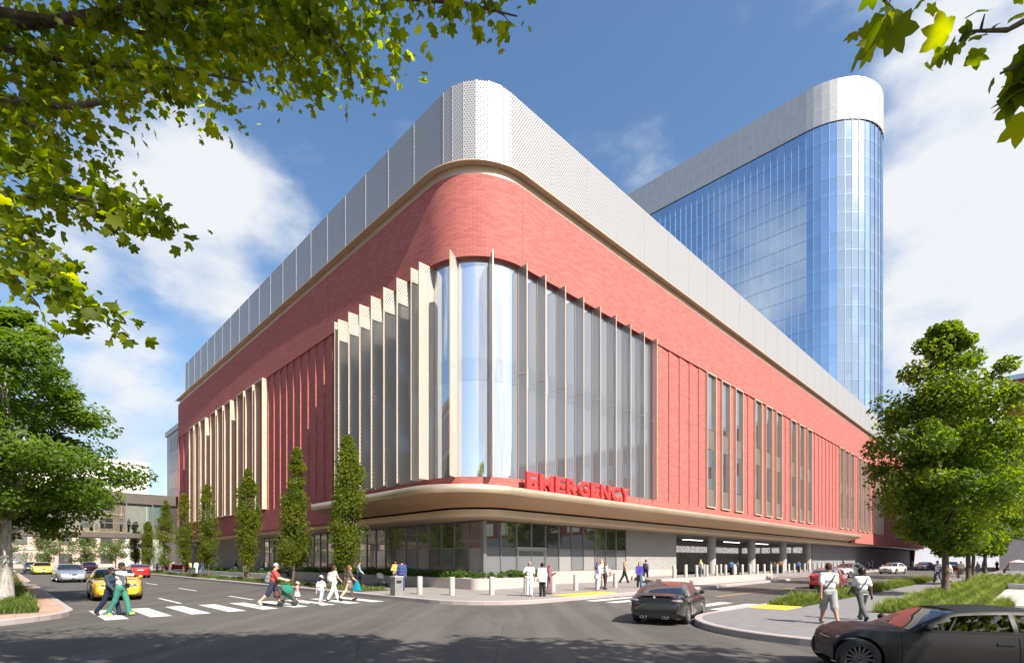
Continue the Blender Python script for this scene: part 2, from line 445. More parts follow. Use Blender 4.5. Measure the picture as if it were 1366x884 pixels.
# --- shingled ribbed walls
def shingle_left(b0, b1, pitch):
    mb = MB(); n = max(1, round((b1-b0)/pitch)); p = (b1-b0)/n
    for i in range(n):
        y0, y1 = b0+i*p, b0+(i+1)*p
        f, k = A0+.06, A0+.16
        mb.quad((f,y0,Z_CB),(f,y0,Z_GT),(k,y1,Z_GT),(k,y1,Z_CB), [(-y0,Z_CB),(-y0,Z_GT),(-y1,Z_GT),(-y1,Z_CB)])
        mb.quad((k+.1,y0,Z_CB),(k+.1,y0,Z_GT),(f,y0,Z_GT),(f,y0,Z_CB), [(-y0+.3,Z_CB),(-y0+.3,Z_GT),(-y0,Z_GT),(-y0,Z_CB)])
    return mb
def shingle_right(a0, a1, pitch):
    mb = MB(); n = max(1, round((a1-a0)/pitch)); p = (a1-a0)/n
    for i in range(n):
        x0, x1 = a0+i*p, a0+(i+1)*p
        f, k = B0+.06, B0+.13
        mb.quad((x0,f,Z_CB),(x1,k,Z_CB),(x1,k,Z_GT),(x0,f,Z_GT), [(x0,Z_CB),(x1,Z_CB),(x1,Z_GT),(x0,Z_GT)])
        mb.quad((x0,k+.08,Z_CB),(x0,f,Z_CB),(x0,f,Z_GT),(x0,k+.08,Z_GT), [(x0,Z_CB),(x0+.3,Z_CB),(x0+.3,Z_GT),(x0,Z_GT)])
    return mb
GL_B, GL_A = 33.6, 34.35              # where the curtain wall ends on either face
m = shingle_left(GL_B+.46, 47.96, 1.39); m2 = shingle_left(47.96, BMAX, 2.5)
m.add(m2.v, m2.f, m2.uv)
place(m, 'ribbed_wall', M['brick'])
m = shingle_right(GL_A+.75, 43.44, 1.67)
win_a = []
for g in (43.02, 53.72, 64.42, 85.2, 95.9, 106.6, 127.4, 138.1, 148.8):
    win_a += [g, g+2.97, g+5.94]
prev = 43.44
for g in (43.02, 53.72, 64.42, 85.2, 95.9, 106.6, 127.4, 138.1, 148.8):
    if g-prev > .8:
        q = shingle_right(prev, g, 1.67); m.add(q.v, q.f, q.uv)
    for k in range(2):
        x0 = g+1.8+2.97*k
        q = shingle_right(x0-.02, x0+1.19, 2); m.add(q.v, q.f, q.uv)
    prev = g+5.94+1.78
q = shingle_right(prev, AMAX, 1.67); m.add(q.v, q.f, q.uv)
place(m, 'ribbed_wall', M['brick'])
# inner backing, rear walls and roof
bk = off(.56, BMAX-.2, AMAX-.2)
m = loftp([(bk, 5.2), (bk, 22.9)])
m.quad((A0+.5,BMAX,0),(AMAX,BMAX,0),(AMAX,BMAX,22.6),(A0+.5,BMAX,22.6)); m.quad((AMAX,BMAX,0),(AMAX,B0+2,0),(AMAX,B0+.3,22.6),(AMAX,BMAX,22.6))
place(m, 'inner_wall', M['brick_far'])
poly = [(p[0], p[1]) for p in off(.5, BMAX-.1, AMAX-.1)]+[(AMAX-.1, BMAX-.1)]
place(MB().prism(poly, 22.3, 22.62), 'roof', M['roof'])
# end return of the brick at the far left, seen edge-on
place(MB().box(A0+.02, A0+3, BMAX-.05, BMAX+.12, 4.35, Z_BT), 'end_wall', M['brick'])
# --- champagne trim under the roof screen and the projecting ledge
cove = [(off(.04, BMAX-.6), Z_BT-.001)]
for i in range(5):
    t = i/4; cove.append((off(.04+.10*math.sin(t*math.pi/2)*0 + .03*t, BMAX-.6), Z_BT+.02+.44*t))
place(loftp(cove), 'trim_band', M['champagne'], smooth=True)
o_ = off(-.32, BMAX+.1); i_ = off(.16, BMAX+.1)
place(loftp([(i_, 22.685), (o_, 22.685), (o_, 22.74), (off(.6, BMAX+.1), 22.76)]), 'ledge', M['champagne_mat'], smooth=True, angle=30)
# --- perforated roof screen: one panel at a time
SA, SB, SR = 17.45, 20.45, 2.65
spts = []
bs = [79.0]
b = 23.1
left_seams = [23.1+2.852*i for i in range(20)][::-1]
spts = [(SA, min(79.0, b)) for b in left_seams]
if left_seams[0] < 78.9: spts = [(SA, 79.0)]+spts
for i in range(1, 6):
    t = math.pi+(math.pi/2)*i/6; spts.append((SA+SR+SR*math.cos(t), SB+SR+SR*math.sin(t)))
a = 20.1
while a < 160: spts.append((a, SB)); a += 3.45
S = 0
ZS0, ZS1 = 22.77, 27.46
def seg_frame(p, q):
    d = Vector((q[0]-p[0], q[1]-p[1], 0)); L = d.length; d.normalize()
    return d, Vector((d.y, -d.x, 0)), L
for p, q in zip(spts[:-1], spts[1:]):
    d, nrm, L = seg_frame(p, q)
    mb = MB(); P0 = Vector((p[0], p[1], 0)); g = .028
    def pt(s, o, z): v = P0+d*s+nrm*o; return (v.x, v.y, z)
    uvq = [(S+g, ZS0), (S+L-g, ZS0), (S+L-g, ZS1), (S+g, ZS1)]
    mb.quad(pt(g,0,ZS0), pt(L-g,0,ZS0), pt(L-g,0,ZS1), pt(g,0,ZS1), uvq)
    mb.quad(pt(L-g,-.05,ZS0), pt(g,-.05,ZS0), pt(g,-.05,ZS1), pt(L-g,-.05,ZS1), [(0,0)]*4)
    mb.quad(pt(g,0,ZS1), pt(L-g,0,ZS1), pt(L-g,-.05,ZS1), pt(g,-.05,ZS1), [(0,0)]*4)
    for s, sg in ((g, 1), (L-g, -1)):
        mb.quad(pt(s,0,ZS0), pt(s,0,ZS1), pt(s,-.05,ZS1), pt(s,-.05,ZS0), [(0,0)]*4)
    place(mb, 'screen_panel', M['screen']); S += L
for (p, q) in zip(spts[:-1], spts[1:]):
    posts = MB()
    d, nrm, L = seg_frame(p, q)
    c = Vector((p[0], p[1], (ZS0+ZS1)/2))-nrm*.06
    posts.obox(c+nrm*.0, d, nrm, (0,0,1), .024, .075, (ZS1-ZS0)/2)
    place(posts, 'screen_post', M['screen_post'])
# plant room wall behind the screen
place(MB().box(A0+2.2, AMAX-4, B0+2.2, BMAX-3, 22.6, 26.9), 'plant_room', M['concrete_dark'])

# --- curtain wall: glass panels between fins
GD = .30
gp = []
fin_b = [22.95+1.44*i for i in range(8)]
fin_b = [b+.0 for b in fin_b]
fin_a = [20.26+1.742*i for i in range(9)]
gl = [(A0+GD, GL_B)] + [(A0+GD, b) for b in fin_b[::-1] if b > CB] 
arcR = RR-GD
def arc(t): return (CA+arcR*math.cos(t), CB+arcR*math.sin(t))
tA, tB = math.pi, 1.5*math.pi
panels = []
bl_ = sorted([b for b in fin_b if b > CB+.1], reverse=True)
prev = GL_B
for b in bl_+[CB]:
    panels.append([(A0+GD, prev), (A0+GD, b)]); prev = b
arc_cuts = [tA, tA+.50, tA+1.03, tB]
for t0, t1 in zip(arc_cuts[:-1], arc_cuts[1:]):
    panels.append([arc(t0+(t1-t0)*k/12) for k in range(13)])
prev = CA
for a in [x for x in fin_a if x > CA+.3]:
    panels.append([(prev, B0+GD), (a, B0+GD)]); prev = a
for pl in panels:
    P = [[(x, y, z) for (x, y) in pl] for z in (Z_CB+.03, Z_GT-.02)]
    sm = len(pl) > 2
    gpn = place(MB().grid(P, flip=True), 'glass_panel', M['glass_corner'], smooth=sm)
# floor edge bands behind/at the glass (slightly proud spandrels)
def arcpath(d, n=16, b1=GL_B, a1=GL_A): return rpath(A0+d, B0+d, RR-d, b1, a1, n)
place(loftp([(arcpath(GD-.012), 11.35), (arcpath(GD-.012), 12.55)]), 'spandrel_band', M['glass_spandrel'] if False else glass_mat('floor_band_glass', (.88, .91, .96), .60, .012, (.27, .31, .38)), smooth=True)
# thin mullions
mm = MB()
for b in bl_+[CB]: mm.box(A0+GD-.05, A0+GD, b-.025, b+.025, Z_CB, Z_GT)
for a in [x for x in fin_a if x > CA+.3]: mm.box(a-.025, a+.025, B0+GD-.05, B0+GD, Z_CB, Z_GT)
place(mm, 'mullions', M['mullion'])
# perforated fins
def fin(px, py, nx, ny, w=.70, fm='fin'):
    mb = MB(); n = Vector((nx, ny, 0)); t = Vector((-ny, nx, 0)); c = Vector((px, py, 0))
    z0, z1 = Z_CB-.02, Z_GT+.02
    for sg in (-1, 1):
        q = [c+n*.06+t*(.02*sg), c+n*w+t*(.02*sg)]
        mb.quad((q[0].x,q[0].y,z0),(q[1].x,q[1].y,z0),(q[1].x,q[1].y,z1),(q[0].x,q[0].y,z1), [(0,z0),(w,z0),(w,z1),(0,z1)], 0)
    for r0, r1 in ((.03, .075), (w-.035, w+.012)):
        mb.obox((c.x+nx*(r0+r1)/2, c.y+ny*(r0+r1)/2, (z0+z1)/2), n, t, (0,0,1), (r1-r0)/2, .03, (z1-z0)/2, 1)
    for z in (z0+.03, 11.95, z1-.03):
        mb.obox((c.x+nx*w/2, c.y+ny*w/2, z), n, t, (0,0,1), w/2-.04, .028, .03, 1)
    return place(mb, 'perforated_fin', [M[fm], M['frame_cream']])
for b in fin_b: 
    if b > CB: fin(A0+GD, b, -1, 0, .98, 'fin_dense_lit')
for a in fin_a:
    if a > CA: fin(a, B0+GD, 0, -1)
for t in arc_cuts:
    p = arc(t); fin(p[0], p[1], math.cos(t), math.sin(t), .98 if t < tB-.1 else .7, 'fin_dense_lit' if t < tB-.1 else 'fin')
fin(A0+GD, GL_B-.04, -1, 0, .98, 'fin_dense_lit'); fin(GL_A, B0+GD, 0, -1) if fin_a[-1] < GL_A-.5 else None
place(MB().box(A0+.06, A0+.6, GL_B+.0, GL_B+.46, Z_CB, Z_GT), 'brick_jamb', M['brick'])
place(MB().box(GL_A+.04, GL_A+.75, B0+.07, B0+.6, Z_CB, Z_GT), 'brick_jamb', M['brick'])

# --- windows on the right-hand face: champagne box frame, panes, spandrels
def window_right(a):
    w = 1.78; z0, z1 = 6.22, 17.80; f0, f1 = B0-.12, B0+.40; tk = .085
    fr = MB(); fr.box(a, a+tk, f0, f1, z0, z1); fr.box(a+w-tk, a+w, f0, f1, z0, z1)
    fr.box(a+tk, a+w-tk, f0, f1, z0, z0+tk); fr.box(a+tk, a+w-tk, f0, f1, z1-tk, z1)
    F = place(fr, 'window', M['frame_cream'])
    for (q0, q1, mt, nm) in ((z0+tk, 7.9, 'glass_spandrel', 'spandrel'), (7.93, 11.3, 'glass_dark', 'pane'), (11.33, 13.0, 'glass_spandrel', 'spandrel'), (13.03, z1-tk, 'glass_dark', 'pane')):
        place(MB().box(a+tk, a+w-tk, B0+.10, B0+.13, q0, q1), nm, M[mt], F)
for a in win_a: window_right(a)
# --- left-hand windows: deep cream boxes
def window_left(b):
    w = 1.98; z0, z1 = 6.22, 17.80; f0, f1 = A0-.34, A0+.40; tk = .10
    fr = MB(); fr.box(f0, f1, b, b+tk, z0, z1); fr.box(f0, f1, b+w-tk, b+w, z0, z1)
    fr.box(f0, f1, b+tk, b+w-tk, z0, z0+tk); fr.box(f0, f1, b+tk, b+w-tk, z1-tk, z1)
    F = place(fr, 'window', M['frame_cream'])
    for (q0, q1, mt, nm) in ((z0+tk, 7.9, 'glass_spandrel', 'spandrel'), (7.93, 11.3, 'glass_dark', 'pane'), (11.33, 13.0, 'glass_spandrel', 'spandrel'), (13.03, z1-tk, 'glass_dark', 'pane')):
        place(MB().box(A0+.18, A0+.21, b+tk, b+w-tk, q0, q1), nm, M[mt], F)
for g in (48.2, 57.15, 66.1):
    for k in range(3): window_left(g+2.5*k)

# --- canopy
CFA, CFB, CFR = 15.2, 19.2, 3.8
fz0, fz1 = 5.12, 5.52
fas = rpath(CFA, CFB, CFR, 35.0, 94.0, 24)
fas2 = rpath(CFA+.06, CFB+.06, CFR-.06, 35.0, 94.0, 24)
inn = rpath(17.7, 20.85, 2.75, 35.0, 94.0, 24)
brk = rpath(A0+.1, B0+.1, RR-.1, 35.0, 94.0, 24)
prof = [(fas2, fz0-.012), (fas, fz0+.04), (fas, fz1-.03), (rpath(CFA+.04, CFB+.04, CFR-.04, 35.0, 94.0, 24), fz1), (brk, fz1+.03)]
place(loftp(prof), 'canopy_fascia', M['champagne'], smooth=True, angle=60)
place(loftp([(inn, 4.60), (fas2, fz0-.012)]), 'canopy_soffit', M['soffit'], smooth=True)
e = MB(); 
e.add([(CFA,35.0,fz0),(A0+.2,35.0,fz1+.03),(17.7,35.0,4.6),(CFA,35.0,fz1)], [[0,2,1,3]])
e.add([(94.0,CFB,fz0),(94.0,B0+.2,fz1+.03),(94.0,20.85,4.6),(94.0,CFB,fz1)], [[0,3,1,2]])
place(e, 'canopy_end', M['champagne_mat'])
inn2 = rpath(17.78, 20.93, 2.67, BMAX, AMAX, 24); inn3 = rpath(18.05, 21.2, 2.4, BMAX, AMAX, 24); inn4 = rpath(19.9, 22.5, .4, BMAX, AMAX, 24)
bandp = [(inn4, 4.02), (rpath(19.2, 22.0, 1.2, BMAX, AMAX, 24), 4.04), (inn3, 4.07)]
for i in range(5):
    t = i/4*math.pi/2; bandp.append((rpath(18.05-.27*math.sin(t), 21.2-.27*math.sin(t), 2.4+.27*math.sin(t), BMAX, AMAX, 24), 4.07+.14*(1-math.cos(t))))
bandp += [(inn2, 4.50), (rpath(18.3, 21.4, 2.1, BMAX, AMAX, 24), 4.53)]
place(loftp(bandp), 'lower_soffit_band', M['champagne_mat'], smooth=True, angle=50)
# underside of the brick where there is no canopy
e = MB(); e.quad((A0+.02,35,4.36),(A0+.02,BMAX,4.36),(18.4,BMAX,4.36),(18.4,35,4.36)); place(e, 'soffit', M['soffit']); e = MB(); e.quad((94,B0+.02,4.36),(94,21.5,4.36),(AMAX,21.5,4.36),(AMAX,B0+.02,4.36))
place(e, 'soffit', M['soffit'])

# --- ground floor
GA, GB = 19.8, 22.4
floor_slab = MB().box(GA+.2, AMAX-1, GB+.2, BMAX-1, 3.98, 4.9)
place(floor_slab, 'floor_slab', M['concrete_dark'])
ZG = .15
def shop_bay(x0, x1, face, low='glass_frost', knee=False, top=3.98):
    """face 'r': along a at b=GB ; 'l': along b at a=GA"""
    def bx(mb, u0, u1, d0, d1, z0, z1):
        return mb.box(u0, u1, GB+d0, GB+d1, z0, z1) if face == 'r' else mb.box(GA+d0, GA+d1, u0, u1, z0, z1)
    zk = 1.0 if knee else ZG
    place(bx(MB(), x0+.03, x1-.03, .02, .045, 2.46, top), 'glass_pane', M['glass_shop'])
    place(bx(MB(), x0+.03, x1-.03, .02, .045, zk, 2.42), 'frosted_pane', M[low])
M['frost_a'] = glass_mat('frosted_glass_light', (.6,.62,.64), .06, .08, (.30, .295, .29))
M['frost_b'] = glass_mat('frosted_glass_grey', (.6,.62,.64), .08, .06, (.17, .175, .185))
M['frost_c'] = glass_mat('frosted_glass_dark', (.6,.62,.64), .10, .04, (.09, .095, .105))
nb = 11; wbay = (34.4-GA)/nb
cyc = ['frost_b', 'frost_b', 'frost_b', 'frost_a', 'frost_b', 'frost_a', 'frost_b', 'frost_a', 'frost_b', 'frost_b', 'frost_a']
mu = MB()
for i in range(nb):
    x0 = GA+i*wbay; x1 = x0+wbay
    if i in (2, 3): 
        place(MB().box(x0+.03, x1-.03, GB+.02, GB+.045, 2.52, 3.98), 'glass_pane', M['glass_shop'])
    else: shop_bay(x0, x1, 'r', cyc[i], knee=i > 3)
    mu.box(x0-.03, x0+.03, GB-.05, GB+.06, ZG, 3.99)
mu.box(GA-.05, 34.4, GB-.03, GB+.06, 2.42, 2.46)
nl = 26; wl = (57.0-GB)/nl
for i in range(nl):
    y0 = GB+i*wl; y1 = y0+wl
    shop_bay(y0, y1, 'l', ['frost_a', 'frost_c', 'frost_b', 'frost_c', 'frost_a', 'frost_b'][i % 6])
    mu.box(GA-.05, GA+.06, y0-.025, y0+.025, ZG, 3.99)
mu.box(GA-.03, GA+.06, GB, 57, 2.42, 2.46)
mu.box(GA-.12, GA+.12, GB-.12, GB+.12, ZG, 4.0)
place(mu, 'storefront_mullions', M['mullion'])
# entrance: double sliding door
x0, x1 = GA+2*wbay, GA+4*wbay
fr = MB(); fr.box(x0, x0+.10, GB-.10, GB+.08, ZG, 2.52); fr.box(x1-.10, x1, GB-.10, GB+.08, ZG, 2.52); fr.box(x0+.1, x1-.1, GB-.10, GB+.08, 2.36, 2.52)
D = place(fr, 'entrance_door', M['steel'])
xm = (x0+x1)/2
for (p, q) in ((x0+.12, xm-.02), (xm+.02, x1-.12)):
    lf = MB(); lf.box(p, p+.05, GB-.02, GB+.03, ZG+.01, 2.35); lf.box(q-.05, q, GB-.02, GB+.03, ZG+.01, 2.35); lf.box(p+.05, q-.05, GB-.02, GB+.03, ZG+.01, .28); lf.box(p+.05, q-.05, GB-.02, GB+.03, 2.28, 2.35)
    L = place(lf, 'door_leaf', M['steel'], D)
    place(MB().box(p+.05, q-.05, GB, GB+.02, .28, 2.28), 'glass_pane', M['frost_b'], D)
# knee wall under the storefront
place(MB().box(x1+.03, 34.4, GB-.08, GB+.02, ZG, .98), 'knee_wall', M['stone_wall'])
# grey block wall and ambulance bay
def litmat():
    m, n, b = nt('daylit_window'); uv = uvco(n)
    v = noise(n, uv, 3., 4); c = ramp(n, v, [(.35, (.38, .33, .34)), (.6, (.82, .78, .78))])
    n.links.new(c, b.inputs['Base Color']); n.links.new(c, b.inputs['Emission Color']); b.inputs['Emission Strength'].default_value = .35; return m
M['lit'] = litmat()
m = MB().box(34.42, 42.3, GB-.02, GB+.6, .95, 4.03); place(m, 'block_wall', M['grey_block'])
place(MB().box(34.42, 42.32, GB-.05, GB+.6, .1, .945), 'wall_base', M['stone_wall'])
place(MB().box(42.0, 42.3, GB+.6, 33, .1, 4.0), 'bay_side_wall', M['concrete'])
place(MB().box(42.0, 83, 33, 33.3, .1, 4.6), 'bay_rear_wall', M['concrete'])
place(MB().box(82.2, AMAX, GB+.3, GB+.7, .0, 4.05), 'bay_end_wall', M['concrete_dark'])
place(MB().box(82.25, 82.6, GB+.7, 33.3, .0, 4.05), 'bay_side_wall', M['concrete'])
M['ceil_lamp'] = mat('ceiling_lamp', (.8, .8, .8), .5)
_b = M['ceil_lamp'].node_tree.nodes['Principled BSDF']; _b.inputs['Emission Color'].default_value = (1, .95, .88, 1); _b.inputs['Emission Strength'].default_value = 2.5
for a in (46, 55.5, 66, 76): place(MB().box(a-2.2, a+2.2, 27.2, 27.5, 3.93, 3.975), 'ceiling_light', M['ceil_lamp'])
b = 24.0
while b < 31.5:
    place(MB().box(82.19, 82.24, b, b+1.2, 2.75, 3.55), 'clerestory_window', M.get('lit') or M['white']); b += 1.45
for i, a in enumerate((50.4, 60.6, 70.9, 81.0)):
    place(MB().lathe([(.42, .1), (.42, 4.05)], 20, (a, 22.9, 0)), 'column', M['concrete'], smooth=True)
k = 0; a = 43.0
while a < 81:
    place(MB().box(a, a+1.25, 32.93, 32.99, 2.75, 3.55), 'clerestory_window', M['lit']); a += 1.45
# left-hand ground floor: plain wall and far pier
place(MB().box(GA-.02, GA+.4, 57.02, 77.5, .1, 4.05), 'block_wall', M['concrete'])
place(MB().box(18.2, GA+.5, 77.6, 79.6, .1, 4.05), 'pier', M['concrete_dark'])
# back of the ground-floor rooms (seen only dimly)
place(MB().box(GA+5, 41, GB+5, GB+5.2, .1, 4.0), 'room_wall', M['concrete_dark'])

# --- EMERGENCY letters standing on the canopy edge
sign = thing('emergency_sign', 'large red EMERGENCY letters standing along the canopy edge above the entrance', 'sign', W(20.2, 19.42, 5.56), ROT)
adv = {'E': .98, 'M': 1.28, 'R': 1.10, 'G': 1.14, 'N': 1.14, 'C': 1.08, 'Y': 1.0}
x = 0
tmp = []
word = 'EMERGENCY'
tot = sum(adv[c] for c in word)
for c in word:
    cu = bpy.data.curves.new('letter', 'FONT'); cu.body = c; cu.size = 1.28; cu.extrude = .10; cu.offset = .045; cu.bevel_depth = .0; cu.resolution_u = 4
    o = bpy.data.objects.new('letter_src', cu); COL.objects.link(o); tmp.append((o, x)); x += adv[c]*10.05/tot
dg = bpy.context.evaluated_depsgraph_get()
for (o, x) in tmp:
    me = bpy.data.meshes.new_from_object(o.evaluated_get(dg)); me.name = 'letter'
    xs = [v.co.x for v in me.vertices]; ys = [v.co.y for v in me.vertices]
    w = max(xs)-min(xs); h = max(ys)-min(ys); c = o.data.body
    tw = adv[c]*10.05/tot*.86
    mt = Matrix.Diagonal((tw/w, .92/h, 1, 1)) @ Matrix.Translation((-min(xs), -min(ys), 0))
    me.transform(mt)
    me.transform(Matrix.Rotation(math.pi/2, 4, 'X'))
    me.materials.clear(); me.materials.append(M['sign_red'])
    for p in me.polygons: p.use_smooth = False
    q = bpy.data.objects.new('letter', me); COL.objects.link(q); q.parent = sign; q.location = (x, 0, 0)
for (o, x) in tmp: 
    d = o.data; bpy.data.objects.remove(o); bpy.data.curves.remove(d)

# ================================================================== glass tower behind
TA, TB, TR, TBE = 140.0, 40.0, 12.96, 112.0
tower = thing('hospital_tower', 'tall blue glass tower with rounded end and silver crown behind the brick wing', 'tower', W(TA+TR, TB, 0), ROT)
def tpath(d=0, pitch=1.62):
    out = []; n = round((TBE-TB)/pitch)
    for i in range(n+1): out.append((TA+d, TBE-(TBE-TB)*i/n))
    na = round(math.pi*TR/pitch)
    for i in range(1, na+1):
        t = math.pi+math.pi*i/na; out.append((TA+TR+(TR-d)*math.cos(t), TB+(TR-d)*math.sin(t)))
    for i in range(1, 4): out.append((TA+2*TR-d, TB+(TBE-TB)*i/3))
    return out
TO = (TA+TR, TB, 0)
tp = tpath(); sarc = [0]
for p, q in zip(tp[:-1], tp[1:]): sarc.append(sarc[-1]+math.hypot(q[0]-p[0], q[1]-p[1]))
ZT0, ZT1, ZT2 = 18.0, 105.8, 115.7
FH = 4.39; nfl = round((ZT1-ZT0)/FH)
grid = MB()
for f in range(nfl):
    z0 = ZT0+f*FH; z1 = z0+FH
    mb = MB()
    for i in range(len(tp)-1):
        p, q = tp[i], tp[i+1]
        k = i*1.0
        for (u0, u1, lv) in ((z0, z0+1.15, 0), (z0+1.15, z1, 1)):
            mb.quad((p[0],p[1],u0),(q[0],q[1],u0),(q[0],q[1],u1),(p[0],p[1],u1), [(k*1.6+.1, f*4.4+.2), (k*1.6+1.5, f*4.4+.2), (k*1.6+1.5, f*4.4+4.2), (k*1.6+.1, f*4.4+4.2)], 0 if lv else 1)
    place(mb, 'glazing_band', [M['glass_tower'], M.setdefault('glass_tower_sp', glass_mat('tower_spandrel', (.74, .86, 1.0), .68, .08, (.06, .13, .27)))], tower, origin=TO)
for i, p in enumerate(tp[:-3]):
    q = tp[min(i+1, len(tp)-1)]; d = Vector((q[0]-p[0], q[1]-p[1], 0)).normalized(); n_ = Vector((d.y, -d.x, 0))
    wide = .040 if i % 2 else .022
    grid.obox((p[0]+n_.x*.05, p[1]+n_.y*.05, (ZT0+ZT1)/2), d, n_, (0,0,1), wide, .07, (ZT1-ZT0)/2)
to = tpath(-.06)
for f in range(nfl):
    for dz in (0,):
        z = ZT0+f*FH+dz
        grid.grid([[(p[0], p[1], z-.035) for p in to], [(p[0], p[1], z+.035) for p in to]], flip=True)
place(grid, 'mullion_grid', M.setdefault('mull_tower', metal_sheet('tower_mullion', (.34, .48, .70), .4, .3)), tower, origin=TO)
cap = MB(); nrow = 3
tc = tpath(-.25)
for r in range(nrow):
    z0 = ZT1+(ZT2-ZT1)*r/nrow+.012; z1 = ZT1+(ZT2-ZT1)*(r+1)/nrow-.012
    for i in range(len(tc)-1):
        p, q = tc[i], tc[i+1]; d = Vector((q[0]-p[0], q[1]-p[1], 0)); L = d.length; d.normalize(); g = .012
        cap.quad((p[0]+d.x*g,p[1]+d.y*g,z0),(q[0]-d.x*g,q[1]-d.y*g,z0),(q[0]-d.x*g,q[1]-d.y*g,z1),(p[0]+d.x*g,p[1]+d.y*g,z1), [(0,0)]*4)
place(cap, 'metal_crown', M.setdefault('tower_cap', metal_sheet('silver_panel', (.50, .49, .49), .38, .4)), tower, origin=TO)
core = MB(); tk = tpath(.3)
core.grid([[(p[0], p[1], 10) for p in tk], [(p[0], p[1], ZT2-.05) for p in tk]], flip=True)
tk2 = tpath(-.1)
core.grid([[(p[0], p[1], ZT1-.1) for p in tk2], [(p[0], p[1], ZT2-.02) for p in tk2]], flip=True)
core.prism([(p[0], p[1]) for p in tpath(-.1)], ZT2-.3, ZT2-.01)
place(core, 'core_wall', M['mullion'], tower, origin=TO)
# ================================================================== camera, sun, sky
cam = bpy.data.cameras.new('camera'); camo = bpy.data.objects.new('camera', cam); COL.objects.link(camo)
camo.location = (0, 0, 1.72); camo.rotation_euler = (math.pi/2, 0, 0)
cam.sensor_width = 36; cam.sensor_fit = 'HORIZONTAL'; cam.lens = 36*694/1366; cam.shift_y = (746.5-442)/1366; cam.clip_start = .05; cam.clip_end = 6000
scene.camera = camo
SUN_EL, tx, ty = R(45), -.655, .756
sl = bpy.data.lights.new('sun', 'SUN'); so = bpy.data.objects.new('sun', sl); COL.objects.link(so)
dv = Vector((tx*math.cos(SUN_EL), ty*math.cos(SUN_EL), -math.sin(SUN_EL)))
so.rotation_euler = dv.to_track_quat('-Z', 'Y').to_euler(); so.location = (40, -60, 90)
sl.energy = 5.0; sl.angle = R(.55); sl.color = (1, .93, .82)
wd = bpy.data.worlds.new('World'); scene.world = wd; wd.use_nodes = True
n = wd.node_tree; bg = n.nodes['Background']
sky = N(n, 'ShaderNodeTexSky', sky_type='NISHITA'); sky.sun_disc = False
sky.sun_elevation = SUN_EL; sky.sun_rotation = math.atan2(-tx, -ty); sky.air_density = 1.15; sky.dust_density = 1.5; sky.ozone_density = 1.6; sky.altitude = 0
tc = N(n, 'ShaderNodeTexCoord'); D = tc.outputs['Generated']
def blob(x, y, r, amp, X=None):
    """a cloud bank round a direction in the sky; r in degrees"""
    v = Vector(((x-683)/694, 1, (746.5-y)/694)) if X is None else Vector(X); v.normalize()
    d = N(n, 'ShaderNodeVectorMath', operation='DOT_PRODUCT'); n.links.new(D, d.inputs[0]); d.inputs[1].default_value = v
    mr = N(n, 'ShaderNodeMapRange', interpolation_type='SMOOTHSTEP'); n.links.new(d.outputs['Value'], mr.inputs[0])
    mr.inputs[1].default_value = math.cos(R(r)); mr.inputs[2].default_value = math.cos(R(r*.08)); mr.inputs[3].default_value = 0; mr.inputs[4].default_value = amp
    return mr.outputs[0]
cov = None
for args in ((215,330,10,.21), (330,350,9,.26), (130,270,7,.10), (255,235,5,.16), (60,560,13,.22), (330,250,4,.12), (150,520,9,.12), (400,325,4,.12),
             (1390,100,14,.19), (1165,0,7,.10), (1370,450,20,.27), (1270,350,10,.10), (1430,250,15,.17), (1215,180,5,.05),
             (0,0,9,.26,(-.80,-.385,.45)), (0,0,30,.42,(.95,.10,.27)), (0,0,27,.40,(.60,-.78,.26)), (0,0,21,.38,(.15,-.9,.42))):
    q = blob(*args[:4], X=args[4] if len(args) > 4 else None)
    cov = q if cov is None else mth(n, 'ADD', cov, q)
mp = N(n, 'ShaderNodeMapping'); n.links.new(D, mp.inputs[0]); mp.inputs['Scale'].default_value = (1, 1, 1.9); mp.inputs['Location'].default_value = (.37, .2, .9)
nz = noise(n, mp.outputs[0], 4.2, 9, .56)
nz2 = noise(n, mp.outputs[0], 13, 6, .6)
dens = mth(n, 'ADD', mth(n, 'ADD', nz, mth(n, 'MULTIPLY', nz2, .16)), cov)
cl = N(n, 'ShaderNodeMapRange', interpolation_type='SMOOTHSTEP'); n.links.new(dens, cl.inputs[0]); cl.inputs[1].default_value = .64; cl.inputs[2].default_value = .98
shade = noise(n, mp.outputs[0], 6.5, 5, .5)
cc = ramp(n, mth(n, 'ADD', shade, mth(n, 'MULTIPLY', mth(n, 'SUBTRACT', dens, .8), .6)), [(.33, (5.6, 6.3, 7.6)), (.62, (8.0, 8.2, 8.5))])
SKYG = N(n, 'ShaderNodeHueSaturation'); SKYG.inputs['Saturation'].default_value = 1.16; SKYG.inputs['Value'].default_value = 1.7; n.links.new(sky.outputs[0], SKYG.inputs['Color'])
n.links.new(mixc(n, mth(n, 'MULTIPLY', cl.outputs[0], .96), SKYG.outputs[0], cc), bg.inputs[0])
bg.inputs[1].default_value = .057
scene.view_settings.view_transform = 'Standard'; scene.view_settings.look = 'None'; scene.view_settings.exposure = 1.0; scene.view_settings.gamma = 1
scene.cycles.max_bounces = 6; scene.cycles.transparent_max_bounces = 12; scene.cycles.glossy_bounces = 4
scene.cycles.use_denoising = True; scene.cycles.sample_clamp_indirect = 6
scene.cycles.caustics_reflective = False

